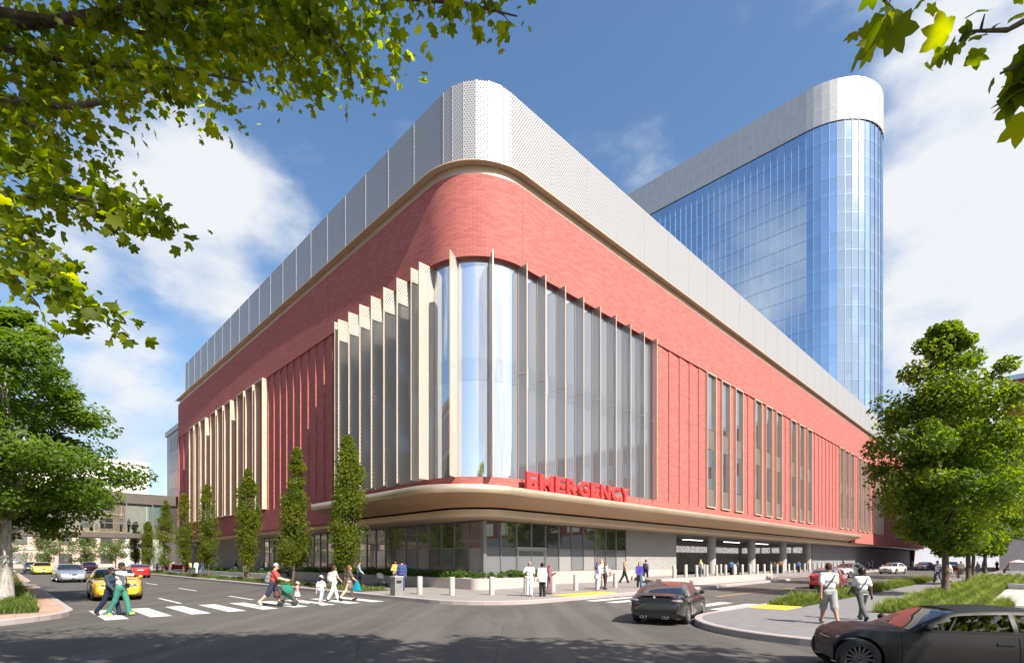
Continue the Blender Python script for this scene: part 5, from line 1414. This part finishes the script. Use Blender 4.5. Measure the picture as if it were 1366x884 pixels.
person('woman in brown sitting on the low wall by the red block', 1345, 753, 764, .15, 75, 'sit', (.20,.11,.08), (.05,.04,.05), 'm', 'b', 'bob', sleeve='long', female=True, H=1.62)
# along the left pavement
for (x, yh, yf, c, c2, hc_, lab, yw, po, fem) in (
  (209.5,750,764.5,DK,DK,'k','person in black at the far end of the left pavement',-60,'stand',False), (226,748.5,764,(.30,.16,.18),(.2,.15,.16),'k','person in dusty pink near the far hornbeams',30,'stand',False),
  (253.5,748,764.5,(.62,.54,.26),(.05,.05,.06),'b','person in pale yellow top on the left pavement',-20,'stand',False), (262,747,764.8,(.68,.67,.66),(.62,.62,.62),'k','person all in white on the left pavement',20,'walk',False), (270,746.8,766,(.08,.12,.28),(.09,.12,.26),'k','man in blue suit on the left pavement',-10,'walk2',False),
  (288,748,764.5,(.34,.44,.56),(.24,.15,.20),'g','person in pale blue shirt and mauve trousers by the grey wall',160,'stand',False), (314.5,746,767,DK,(.66,.66,.66),'k','woman in black top and white trousers by the grey wall',-60,'walk',True), (350,748.5,769,(.05,.08,.20),(.58,.55,.50),'y','fair haired woman in navy top and cream trousers left of the man with the stroller',10,'stand',True)):
    person(lab, x, yh, yf, .15, yw, po, c, c2, 'm', hc_, 'long' if fem and hc_ == 'y' else 'short', sleeve='long', female=fem)
person('person in dark clothes sitting on the planter edge left of the fair haired woman', 328, 756, 769, .15, -150, 'sit', (.06,.06,.07), DK, 'm', 'k', sleeve='long', H=1.6)
# figures on the footbridge
for i, (a, c) in enumerate(((11.2,(.5,.48,.45)),(12.0,(.12,.12,.15)),(8.2,(.30,.14,.12)))):
    person(['person in pale jacket inside the glass footbridge','person in dark jacket beside the pale one inside the glass footbridge','person in dull red inside the glass footbridge'][i], 0, 0, 0, 0, -60+50*i, 'stand', c, DK, 'm', 'k', sleeve='long', H=1.7, loc=W(a, 83.2, 5.35), fine=.04)
# stroller pushed by the man in red
def stroller(label, P, yaw, fab, s=1., bagc=None):
    r = thing('stroller', label, 'stroller', P, R(yaw))
    mb = MB()
    for sx in (-1, 1):
        x = sx*.22*s
        mb.tube([(x,-.55*s,1.0*s),(x,-.35*s,.78*s),(x,.28*s,.16*s)], .013*s, 6); mb.tube([(x,.10*s,.62*s),(x,-.28*s,.14*s)], .012*s, 6)
    mb.tube([(-.22*s,-.55*s,1.0*s),(.22*s,-.55*s,1.0*s)], .016*s, 8); mb.tube([(-.24*s,-.28*s,.13*s),(.24*s,-.28*s,.13*s)], .010*s, 6); mb.tube([(-.24*s,.28*s,.13*s),(.24*s,.28*s,.13*s)], .010*s, 6)
    mb.build('frame', M['black'], r, True)
    for sx in (-1, 1):
        for y in (-.28, .28): MB().lathe([(.0,-.02*s),(.10*s,-.022*s),(.125*s,-.012*s),(.125*s,.012*s),(.10*s,.022*s),(0,.02*s)], 16, (sx*.25*s, y*s, .125*s), 'x').build('wheel', M['black'], r, True)
    # seat tub and hood: half shells
    st = MB(); P_ = []
    for i in range(7):
        t = i/6; row = []
        for j in range(9):
            a = math.pi*(j/8); row.append((-.20*s*math.cos(a), (-.26+.50*t)*s, (.66-.34*t-.16*math.sin(a)*(1-.3*t))*s))
        P_.append(row)
    st.grid(P_); st.build('seat', cloth(fab), r, True)
    hd_ = MB(); P_ = []
    for i in range(8):
        t = R(-35+135*i/7); row = []
        for j in range(9):
            a = math.pi*j/8; row.append((-.215*s*math.cos(a), (-.10+.34*math.sin(t)*math.sin(a)**.5)*s, (.60+.38*math.cos(t)*math.sin(a)**.5)*s))
        P_.append(row)
    hd_.grid(P_); hd_.build('hood', cloth(fab), r, True)
    if bagc: 
        b_ = thing('bag', 'brown bag slung on the handles of the green stroller', 'bag', P, R(yaw)); MB().lathe([(0,-.16*s),(.12*s,-.15*s),(.15*s,-.05*s),(.14*s,.06*s),(.09*s,.13*s),(0,.14*s)], 12, (0,-.44*s,.52*s)).build('bag_body', cloth(bagc), b_, True)
    return r
fw = Vector((-math.sin(R(-72)), math.cos(R(-72)), 0))
stroller('green stroller with dark frame pushed over the crossing', dad['P']+fw*.52, -72, (.02,.16,.10), .86, (.10,.05,.04))
stroller('pale hooded pram standing in the shade beside the stone pillar', GP(508, 782, .15), -100, (.50,.49,.46), .85)
jk = MB(); hq = wj['hands'][1]; rs = Matrix.Rotation(R(-55), 3, 'Z')
hp0 = wj['P']+rs@Vector(hq); 
jo = MB()
jo.grid([[(hp0.x+.02*math.sin(i*2.1+j)+(.05+.035*i)*math.cos(2*math.pi*j/10), hp0.y+(.03+.012*i)*math.sin(2*math.pi*j/10), hp0.z+.04-.085*i+.02*math.sin(j*1.7)) for j in range(11)] for i in range(6)])
tag(jo.build('jacket', cloth((.0,.20,.26)), None, True), 'teal jacket hanging from the hand of the woman in brown dress', 'jacket')
# ================================================================== cars
def smooth_interp(xs, ys, x):
    """monotone-ish cubic through control points"""
    xs, ys = np.array(xs, float), np.array(ys, float); m = np.zeros(len(xs)); d = np.diff(ys)/np.diff(xs)
    m[1:-1] = np.where(d[:-1]*d[1:] > 0, 2*d[:-1]*d[1:]/(d[:-1]+d[1:]+1e-12), 0); m[0], m[-1] = d[0], d[-1]
    i = np.clip(np.searchsorted(xs, x)-1, 0, len(xs)-2); hh = xs[i+1]-xs[i]; t = (x-xs[i])/hh
    return (2*t**3-3*t*t+1)*ys[i]+(t**3-2*t*t+t)*hh*m[i]+(-2*t**3+3*t*t)*ys[i+1]+(t**3-t*t)*hh*m[i+1]
def paintmat(col, metal=.3, rough=.32, coat=1.):
    k = ('p',)+tuple(col)+(metal, rough)
    if k not in _mc:
        m, n, b = nt('car_paint'); b.inputs['Base Color'].default_value = (*col, 1); b.inputs['Metallic'].default_value = metal
        f = noise(n, objco(n), 2.2, 4); n.links.new(ramp(n, f, [(.35, tuple(c*.93 for c in col)), (.7, col)]), b.inputs['Base Color'])
        n.links.new(ramp(n, noise(n, objco(n), 5, 4), [(.3, (rough*.9,)*3), (.7, (rough*1.15,)*3)]), b.inputs['Roughness'])
        b.inputs['Specular IOR Level'].default_value = .5 if coat > .5 else .22; b.inputs['Coat Weight'].default_value = coat; b.inputs['Coat Roughness'].default_value = .04; _mc[k] = m
    return _mc[k]
def lampmat(name, col, rough=.12):
    m, n, b = nt(name); b.inputs['Base Color'].default_value = (*col, 1); b.inputs['Roughness'].default_value = rough; b.inputs['Coat Weight'].default_value = 1; return m
M['lamp_clear'] = lampmat('headlamp_glass', (.26,.28,.30)); M['lamp_red'] = lampmat('tail_lamp', (.38,.01,.012)); M['lamp_smoke'] = lampmat('smoked_lamp', (.20,.15,.16))
M['lamp_smoke2'] = lampmat('dark_headlamp_glass', (.10,.11,.12)); M['tyre'] = mat('tyre_rubber', (.020,.020,.021), .85, 0, .15, 10); M['rim'] = mat('alloy_rim', (.52,.53,.55), .28, .9, .04); M['rim_dark'] = mat('dark_alloy_rim', (.10,.10,.11), .35, .7, .06)
M['under'] = mat('underbody', (.012,.012,.013), .9); M['chrome'] = mat('chrome', (.78,.78,.80), .12, 1.0, .02); M['plate'] = mat('number_plate', (.55,.56,.55), .5)
def car(label, P, yaw, L=4.7, Wd=1.84, Hh=1.42, wb=2.8, wr=.33, belt=.92, hood=(.70,.90), trunk=(.88,1.0), ws=(.95,.30), rw=(-.85,-1.75), col=(.1,.1,.1), metal=.3, rough=.32,
        rim='rim', kind='sedan', front=None, rear=None, scale=1., glass='glass_car', stripe=None, nspoke=10, cat='car', doors=2, foff=.0, zb=.17, group='cars on the streets around the hospital', paint=None, roofcol=None, seats=False, coat=1.):
    r = thing('parked_car' if kind == 'parked' else 'car', label, cat, P, R(yaw), group); r.scale = (scale,)*3
    hl, hw = L/2, Wd/2
    fx = wb/2+foff; rx = -wb/2+foff
    N_ = 56; t = np.sin(np.linspace(-math.pi/2, math.pi/2, N_)); t = t*.45+np.linspace(-1, 1, N_)*.55; xs = t*hl
    ctlx = [-hl, -hl+.05, -hl+.22, rw[1], rw[1]+.25, 0, ws[0]-.1, ws[0]+.1, (ws[0]+hl)/2+.1, hl-.30, hl-.10, hl-.03, hl]
    ctlz = [trunk[0]-.22, trunk[0]-.05, trunk[0]+.01, trunk[1], belt, belt, belt+.01, hood[1], (hood[0]+hood[1])/2+.045, hood[0]+.03, hood[0]-.04, hood[0]-.12, hood[0]-.20]
    top = smooth_interp(ctlx, ctlz, xs)
    wid = hw*(1-.17*np.abs(t)**5.5-.06*np.clip(np.abs(t)-.965, 0, 1)/.035)
    bot = zb+.12*np.clip((np.abs(t)-.86)/.14, 0, 1)**1.5
    sho = np.minimum(belt-.02, top-.05)
    def ring(w, b, s, tp):
        q = [(0,b),(.80*w,b),(.93*w,b+.03),(.985*w,b+.12),(1.0*w,b+.42*(s-b)),(.995*w,b+.66*(s-b)),(.985*w,b+.80*(s-b)),(.955*w,s),(.90*w,s+(tp-s)*.62),(.78*w,tp-.006),(.45*w,tp+.012),(0,tp+.018)]
        return q
    rings = [ring(wid[i], bot[i], sho[i], top[i]) for i in range(N_)]
    m_ = len(rings[0]); full = []
    for i in range(N_):
        full.append([(xs[i], y, z) for y, z in rings[i]]+[(xs[i], -y, z) for y, z in rings[i][-2:0:-1]])
    k = len(full[0]); mb = MB(); v = [p for rr in full for p in rr]; f = []
    for i in range(N_-1):
        for j in range(k): f.append([i*k+j, i*k+(j+1) % k, (i+1)*k+(j+1) % k, (i+1)*k+j])
    f.append(list(range(k))[::-1]); f.append([(N_-1)*k+j for j in range(k)]); mb.add(v, f)
    pm = paintmat(col, metal, rough, coat)
    body = mb.build('body', pm, None, True)
    cut = MB()
    for wx in (fx, rx):
        for sy in (-1, 1): cut.lathe([(0,-.24),(wr+.055,-.24),(wr+.055,.24),(0,.24)], 28, (wx, sy*(hw-.10), wr), 'y')
    co = cut.build('cutter', pm)
    bm = body.modifiers.new('b', 'BOOLEAN'); bm.object = co; bm.operation = 'DIFFERENCE'; bm.solver = 'EXACT'
    dg = bpy.context.evaluated_depsgraph_get(); me = bpy.data.meshes.new_from_object(body.evaluated_get(dg))
    old = body.data; body.modifiers.clear(); body.data = me; bpy.data.meshes.remove(old); cd = co.data; bpy.data.objects.remove(co); bpy.data.meshes.remove(cd)
    me.name = 'body'; me.polygons.foreach_set('use_smooth', [True]*len(me.polygons)); me.set_sharp_from_angle(angle=R(38)); body.parent = r
    MB().box(-hl+.25, hl-.25, -hw*.72, hw*.72, zb+.02, belt-.25).build('underbody', M['under'], r)
    # cabin
    cn = 44; cx = np.linspace(rw[1], ws[0], cn)
    roof = smooth_interp([rw[1], (rw[1]+rw[0])/2, rw[0], (rw[0]*.55+ws[1]*.45), ws[1], (ws[1]+ws[0])/2, ws[0]], [trunk[1]-.01, trunk[1]+(Hh-trunk[1])*.56, Hh-.05, Hh, Hh-.045, hood[1]+(Hh-hood[1])*.52, hood[1]-.01], cx)
    base = belt-.05
    cab = []
    for i in range(cn):
        hgt = max(0, min(1, (roof[i]-belt)/(Hh-belt))); tt = cx[i]/hl
        wbt = hw*(1-.17*abs(tt)**5.5)*.945; wrf = wbt*(1-.235*hgt); zr = roof[i]; zc = max(base, zr-.055)
        row = [(wbt, base), (wbt*.992, base+.075 if zr > base+.2 else base+(zr-base)*.3)]
        for q in (.3, .6, .86): row.append((wbt*.992+(wrf-wbt*.992)*q, row[1][1]+(zc-row[1][1])*q))
        row += [(wrf, zc), (wrf*.93, zr-.018), (wrf*.80, zr-.006), (wrf*.4, zr+.004), (0, zr+.006)]
        cab.append([(cx[i], y, z) for y, z in row]+[(cx[i], -y, z) for y, z in row[-2::-1]])
    K = len(cab[0]); nh = K//2
    grp = {}
    def cls(i, j):
        x = (cx[i]+cx[i+1])/2; jj = j if j < nh else K-2-j; sd = 'l' if j < nh else 'r'
        if jj >= 6:
            if ws[1]+.03 < x < ws[0]-.04: return 'windshield'
            if rw[1]+.06 < x < rw[0]-.03: return 'rear_window'
            return 'roof'
        if 1 <= jj <= 3:
            fr_ = ws[1]+(ws[0]-ws[1])*(.62, .42, .16)[jj-1]; bk_ = rw[0]+(rw[1]-rw[0])*(.42, .25, .05)[jj-1]
            if bk_ < x < fr_:
                bp = (ws[1]+rw[0])/2-.05 if doors == 4 else rw[0]+(ws[1]-rw[0])*.22
                if abs(x-bp) < .045: return 'roof'
                return ('side_window', sd, x > bp)
        return 'roof'
    for i in range(cn-1):
        for j in range(K-1): grp.setdefault(cls(i, j), []).append((i, j))
    gm = M[glass]
    for key, fl in grp.items():
        q = MB(); used = {}
        vs, fs = [], []
        for (i, j) in fl:
            ids = []
            for (a, b) in ((i,j),(i,j+1),(i+1,j+1),(i+1,j)):
                if (a, b) not in used: used[(a, b)] = len(vs); vs.append(cab[a][b])
                ids.append(used[(a, b)])
            fs.append(ids[::-1])
        q.add(vs, fs); nm = key if isinstance(key, str) else key[0]
        q.build(nm, (roofcol or pm) if nm == 'roof' else gm, r, True, 60)
    # wheels
    for wx in (fx, rx):
        for sy in (-1, 1):
            w = thing_part = bpy.data.objects.new('wheel', None); COL.objects.link(w); w.parent = r; w.location = (wx, sy*(hw-.115), wr); w.empty_display_size = .1
            MB().lathe([(wr*.66,-.10),(wr*.90,-.108),(wr*.985,-.085),(wr,-.03),(wr,.03),(wr*.985,.085),(wr*.90,.108),(wr*.66,.10)], 32, (0,0,0), 'y').build('tyre', M['tyre'], w, True, 50)
            rm = MB(); s = sy
            rm.lathe([(wr*.70,s*.095),(wr*.68,s*.102),(wr*.63,s*.092),(wr*.60,s*.03),(wr*.60,-s*.05)], 32, (0,0,0), 'y'); rm.lathe([(0,s*.075),(wr*.10,s*.075),(wr*.15,s*.06),(wr*.16,s*.02)], 16, (0,0,0), 'y')
            for q in range(nspoke):
                a = 2*math.pi*q/nspoke; d = Vector((math.sin(a), 0, math.cos(a))); e = Vector((math.cos(a), 0, -math.sin(a)))
                rm.obox(d*wr*.37+Vector((0,s*.066,0)), d, e, (0,1,0), wr*.27, wr*.045, .016)
            rm.build('rim', M[rim], w, True, 40)
            MB().lathe([(0,s*.0),(wr*.6,s*.0)], 20, (0,0,0), 'y').build('brake_disc', M['under'], w)
    # doors: thin skin following the flank, with handle
    def flank(x, zf):
        i = int(np.clip(np.searchsorted(xs, x)-1, 0, N_-2)); u = (x-xs[i])/(xs[i+1]-xs[i])
        a = [tuple(rings[i][j][c]*(1-u)+rings[i+1][j][c]*u for c in (0,1)) for j in range(2, 8)]
        zz = [p[1] for p in a]; z = zz[0]+(zz[-1]-zz[0])*zf
        return float(np.interp(z, zz, [p[0] for p in a])), z
    rng_d = [(rw[0]+.30 if doors == 2 else (ws[1]+rw[0])/2-.04, ws[0]+.06)] + ([(max(rx+wr+.10, rw[0]+.05), (ws[1]+rw[0])/2-.06)] if doors == 4 else [])
    for (d0, d1) in rng_d:
        for s in (-1, 1):
            g_ = MB(); Pp = []
            for i in range(10):
                x = d0+(d1-d0)*i/9; Pp.append([(x, s*(flank(x, zf)[0]+.006), flank(x, zf)[1]) for zf in np.linspace(.10, .985, 9)])
            g_.grid(Pp, flip=s > 0); dr = g_.build('door', pm, r, True)
            # seam: dark slit round the door
            sm = MB()
            for x in (d0-.006, d1+.006): sm.tube([(x, s*(flank(x, zf)[0]-.001), flank(x, zf)[1]) for zf in np.linspace(.08, .99, 8)], .0055, 4)
            sm.build('door_seam', M['black'], dr)
            hy, hz = flank(d0+.22, .80); MB().obox((d0+.22, s*(hy+.018), hz), (1,0,0), (0,1,0), (0,0,1), .10, .012, .016).build('handle', pm if kind != 'sport' else M['black'], dr)
    for s in (-1, 1):
        sk = MB(); sk.tube([(x, s*(flank(x, .0)[0]+.004), flank(x, .0)[1]+.02) for x in np.linspace(rx+wr+.1, fx-wr-.1, 8)], .022, 6); sk.build('sill', M['under'], r)
        my, mz = hw*.97, belt+.05
        mi_ = MB(); mi_.lathe([(0,-.10),(.05,-.085),(.075,-.02),(.07,.05),(.03,.085),(0,.09)], 14, (ws[0]-.30, s*(my+.085), mz+.03), 'y'); mi_.obox((ws[0]-.28, s*(my-.0), mz-.02), (1,0,0), (0,1,0), (0,0,1), .035, .06, .015)
        mi_.v = [((p[0]-(ws[0]-.42))*1.0+(ws[0]-.42), p[1], p[2]) for p in mi_.v]
        mi_.build('mirror', pm, r, True, 50)
    def lump(name, c, sz, mt, n=14):
        q = MB(); prof = [(max(1e-4, math.sin(a)**.7), -math.cos(a)) for a in np.linspace(0, math.pi, 9)]
        q.lathe(prof, n, (0,0,0)); q.v = [(p[0]*sz[0]+c[0], p[1]*sz[1]+c[1], p[2]*sz[2]+c[2]) for p in q.v]; return q.build(name, mt, r, True)
    def panel(name, x, y0, y1, z0, z1, mt, th=.02): return MB().box(x-th, x+th, y0, y1, z0, z1).build(name, mt, r)
    if front: front(r, lump, panel, hl, hw, hood, pm)
    if rear: rear(r, lump, panel, hl, hw, trunk, pm)
    if seats:
        for sx in (ws[1]-.45, rw[0]+.35):
            for sy in (-.36, .36): lump('seat', (sx, sy, belt+.0), (.10,.22,.32), M['black'])
    if stripe is not None:
        for s in (-1, 1):
            g_ = MB(); g_.grid([[(x, s*(flank(x, zf)[0]+.010), flank(x, zf)[1]) for zf in (.84, .94)] for x in np.linspace(rx+.1, fx+.35, 24)]); g_.build('side_stripe', M['black'], r, True)
    return r
def f_sedan(r, lump, panel, hl, hw, hood, pm):
    z = hood[0]
    for s in (-1, 1):
        lump('headlight', (hl-.26, s*hw*.66, z-.10), (.24,.19,.070), M['lamp_clear']); lump('fog_intake', (hl-.16, s*hw*.62, .33), (.13,.18,.07), M['black'])
    lump('grille', (hl-.11, 0, z-.16), (.12,.42,.115), M['black']); lump('grille_bar', (hl-.055, 0, z-.15), (.075,.40,.018), M['chrome']); lump('lower_intake', (hl-.10, 0, .33), (.11,.46,.075), M['black']); panel('number_plate', hl-.005, -.25, .25, .42, .52, M['plate'], .012)
def f_dark(r, lump, panel, hl, hw, hood, pm):
    z = hood[0]
    for s in (-1, 1):
        lump('headlight', (hl-.27, s*hw*.68, z-.11), (.24,.18,.065), M['lamp_smoke2']); lump('fog_intake', (hl-.16, s*hw*.62, .33), (.13,.18,.07), M['black']); lump('chrome_lip', (hl-.14, s*hw*.55, .255), (.16,.24,.014), M['chrome'])
    lump('grille', (hl-.11, 0, z-.16), (.12,.42,.115), M['black']); lump('grille_bar', (hl-.055, 0, z-.15), (.075,.40,.012), M['chrome']); lump('lower_intake', (hl-.10, 0, .33), (.11,.46,.075), M['black'])
def f_muscle(r, lump, panel, hl, hw, hood, pm):
    z = hood[0]
    lump('grille', (hl-.09, 0, z-.125), (.105,hw*.84,.085), M['black'])
    for s in (-1, 1):
        for y in (.72, .50): lump('headlight', (hl-.075-.05*(y > .6), s*hw*y, z-.125), (.10,.085,.078), M['lamp_clear'])
        lump('fog_light', (hl-.07, s*hw*.56, .36), (.07,.055,.05), M['lamp_clear'])
        lump('hood_stripe', ((hl+.6)/2+.2, s*.24, z+.075), (.62,.05,.05), pm)
    lump('lower_intake', (hl-.05, 0, .42), (.07,hw*.45,.035), M['black'])
def r_coupe(r, lump, panel, hl, hw, trunk, pm):
    z = trunk[0]
    for s in (-1, 1):
        lump('taillight', (-hl+.20, s*hw*.70, z-.12), (.21,.22,.068), M['lamp_smoke']); lump('reflector', (-hl+.07, s*hw*.68, .42), (.06,.16,.018), M['lamp_red'])
        for y in (.30, .42):
            MB().lathe([(.038,-.06),(.046,-.07),(.046,.12),(.036,.12)], 14, (-hl+.03, s*y, .27), 'x').build('exhaust_pipe', M['chrome'], r, True)
    panel('plate_recess', -hl+.025, -.36, .36, z-.20, z-.04, M['black'], .02); lump('diffuser', (-hl+.10, 0, .27), (.10,hw*.66,.06), M['black']); lump('spoiler_lip', (-hl+.17, 0, z+.035), (.10,hw*.74,.018), pm)
    q = MB().lathe([(0,-.012),(.036,-.012),(.036,.0),(0,.0)], 18, (-hl+.022, 0, z+.0), 'x').build('round_badge', M['white'], r)
    MB().lathe([(.036,-.014),(.044,-.014),(.044,.0),(.036,.0)], 18, (-hl+.022, 0, z+.0), 'x').build('badge_ring', M['chrome'], q)
def r_sedan(r, lump, panel, hl, hw, trunk, pm):
    z = trunk[0]
    for s in (-1, 1): lump('taillight', (-hl+.19, s*hw*.68, z-.11), (.21,.23,.085), M['lamp_red'])
    panel('number_plate', -hl+.02, -.26, .26, z-.24, z-.12, M['plate'], .02); lump('lower_bumper', (-hl+.10, 0, .30), (.10,hw*.72,.07), M['black'])
def yaw_of(p, q): return math.degrees(math.atan2(q[1]-p[1], q[0]-p[0]))
uyaw = math.degrees(ROT); vyaw = uyaw+90
# dark grey coupe turning into the driveway, seen from behind
bm = car('dark bronze grey two-door coupe seen from behind, turning into the driveway', GP(895, 824.5), 60, 4.67, 1.87, 1.38, 2.81, .34, .90, (.68,.90), (.93,1.02), (.86,.18), (-.95,-1.80), (.016,.015,.015), .3, .24, 'rim', 'sport', f_sedan, r_coupe, .80, nspoke=10, doors=2)
# low dark sedan cut by the right edge
cl = car('low matte dark sedan with four doors cut by the right edge of the picture', Vector((6.72, 7.88, 0)), 165, 4.70, 1.86, 1.36, 3.05, .37, .93, (.84,.93), (.86,.98), (1.22,.28), (-1.25,-2.10), (.018,.017,.018), .1, .46, 'rim_dark', 'sport', f_dark, r_sedan, .76, glass='glass_car_clear', nspoke=15, doors=4, seats=True, foff=.46, coat=.12)
# left-hand street, coming towards the camera
car('yellow muscle coupe with black side stripes waiting at the left crossing', GP(152, 797), vyaw+180-3, 5.0, 1.92, 1.45, 2.95, .36, .96, (.80,.97), (.98,1.02), (.75,.15), (-.95,-1.75), (.62,.36,.015), .05, .3, 'rim', 'sport', f_muscle, r_sedan, .93, nspoke=5, doors=2, stripe=1)
car('silver grey saloon behind the yellow coupe, facing the camera', GP(92, 775.5), vyaw+180+2, 4.95, 1.88, 1.46, 2.9, .35, .97, (.76,.96), (.95,1.05), (.85,.15), (-1.05,-1.85), (.42,.45,.50), .6, .28, 'rim', 'sedan', f_sedan, r_sedan, .96, doors=4)
car('bright yellow taxi saloon farther back on the left street', GP(56, 765.5), vyaw+180, 4.9, 1.86, 1.47, 2.85, .34, .97, (.78,.97), (.97,1.05), (.85,.15), (-1.05,-1.8), (.66,.52,.04), .05, .3, 'rim', 'sedan', f_sedan, r_sedan, 1.0, doors=4)
car('black saloon partly behind the yellow taxi', GP(43, 762.8), vyaw+180, 4.7, 1.82, 1.47, 2.75, .34, .97, (.78,.97), (.97,1.05), (.85,.15), (-1.05,-1.8), (.02,.02,.022), .3, .3, 'rim', 'sedan', f_sedan, r_sedan, 1.0, doors=4)
car('red hatch saloon driving away beyond the crossing, left street', GP(183, 769.8), vyaw-2, 4.6, 1.84, 1.42, 2.75, .33, .95, (.74,.93), (.98,1.05), (.85,.15), (-1.05,-1.85), (.42,.012,.015), .2, .28, 'rim', 'sedan', f_sedan, r_sedan, .95, doors=4)
car('red hatchback far down the left street, behind the silver saloon', GP(119, 762.6), vyaw+180, 4.2, 1.78, 1.47, 2.6, .32, .97, (.80,.98), (1.0,1.08), (.85,.15), (-1.2,-1.8), (.46,.012,.02), .1, .3, 'rim', 'sedan', f_sedan, r_sedan, 1.0, doors=4)
car('small red car far off under the footbridge, side on', GP(235, 760.3), uyaw+180, 4.2, 1.78, 1.45, 2.6, .32, .95, (.80,.98), (1.0,1.08), (.85,.15), (-1.2,-1.8), (.44,.012,.015), .1, .3, 'rim', 'sedan', f_sedan, r_sedan, 1.0, doors=4)
# driveway side
car('red coupe leaving along the driveway behind the grass strip', GP(1106, 784.0), uyaw+6, 4.6, 1.86, 1.38, 2.75, .34, .92, (.72,.92), (.95,1.03), (.85,.15), (-.95,-1.85), (.40,.012,.014), .25, .26, 'rim', 'sedan', f_sedan, r_sedan, .90, doors=2)
car('white cabriolet-roofed small car facing the camera beyond the red coupe', GP(1131, 770), uyaw+180-14, 4.1, 1.74, 1.45, 2.5, .32, .95, (.80,.96), (1.0,1.05), (.80,.15), (-1.0,-1.75), (.55,.55,.54), .05, .3, 'rim', 'sedan', f_sedan, r_sedan, .98, doors=2)
car('white saloon farther along the driveway, facing the camera', GP(1191, 764.8), uyaw+180-10, 4.7, 1.80, 1.42, 2.75, .33, .95, (.76,.95), (.97,1.04), (.85,.15), (-1.0,-1.8), (.53,.52,.50), .05, .3, 'rim', 'sedan', f_sedan, r_sedan, .98, doors=4)
car('dark purple saloon far along the driveway beside the nearest tree trunk', GP(1233, 760.5), uyaw+180-8, 4.7, 1.80, 1.42, 2.75, .33, .95, (.76,.95), (.97,1.04), (.85,.15), (-1.0,-1.8), (.06,.045,.075), .3, .3, 'rim', 'sedan', f_sedan, r_sedan, 1.0, doors=4)
car('dark blue saloon at the far end of the driveway, behind the walking couple', GP(1270, 759.8), uyaw+180, 4.7, 1.80, 1.45, 2.75, .33, .95, (.76,.95), (.97,1.04), (.85,.15), (-1.0,-1.8), (.04,.06,.10), .3, .3, 'rim', 'sedan', f_sedan, r_sedan, 1.0, doors=4)

# ================================================================== bollards and street furniture
def bollard_proto(h, r_, name='bollard'):
    return MB().lathe([(0,0),(r_*1.0,0),(r_,.02),(r_,h-.03),(r_*.93,h-.005),(r_*.8,h),(0,h)], 18)
bb = bollard_proto(.82, .125); 
o0 = bb.build('bollard', M['stone_wall'], None, True, 40); me_b = o0.data
bl1 = ['pale stone bollard left of the planter corner, next to the pillar', 'pale stone bollard standing before the curved end of the planter', 'pale stone bollard in front of the planter, left of the doctors', 'pale stone bollard hidden behind the doctor in scrubs', 'pale stone bollard just right of the two doctors', 'pale stone bollard between doctors and talking group', 'pale stone bollard behind the talking group', 'pale stone bollard right of the talking group, near the tactile pad']
for i, (x, y) in enumerate(((560,792),(603,793.5),(656,793),(702,791),(737.5,789),(768,787),(797,784.5),(820.7,783))):
    o = o0 if i == 0 else o0.copy()
    if i: COL.objects.link(o)
    o.location = GP(x, y, .15); tag(o, bl1[i], 'bollard', 'stone bollards before the entrance')
p0 = bollard_proto(.95, .11).build('bollard', M['pave_light'], None, True, 40)
for i in range(28):
    o = p0 if i == 0 else p0.copy()
    if i: COL.objects.link(o)
    o.location = W(33.5+1.72*i, 17.9+.01*i, .40)
    tag(o, 'slim pale bollard in the long even row along the ambulance dock', 'bollard', 'slim bollards along the ambulance dock')
for i in range(5):
    o = p0.copy(); COL.objects.link(o); o.location = W(40.2+3.3*i, 20.4, .40); tag(o, 'slim pale bollard behind the long row, closer to the bay columns', 'bollard', 'second row of bollards by the bay columns')
M['pillar'] = mat('pillar_stone', (.20,.195,.18), .8, 0, .15, 4.)
pil = thing('stone_pillar', 'square grey stone litter pillar beside the kerb, in front of the woman in yellow', 'pillar', GP(529, 794.0, .15), ROT)
MB().box(-.20,.20,-.20,.20,0,.80).build('pillar_body', M['pillar'], pil); MB().box(-.22,.22,-.22,.22,.803,.86).build('pillar_cap', M['concrete'], pil); MB().box(-.13,.13,-.206,-.195,.55,.68).build('litter_slot', M['black'], pil)
# cafe parasol and low bench far right
um = thing('parasol', 'small pink parasol on the lawn by the red block', 'parasol', GP(1358, 762.5, .15)); MB().lathe([(.02,0),(.02,1.5)], 8).build('pole', M['white'], um); MB().lathe([(.9,1.28),(.55,1.46),(0,1.6)], 12).build('canopy', cloth((.70,.42,.42)), um)
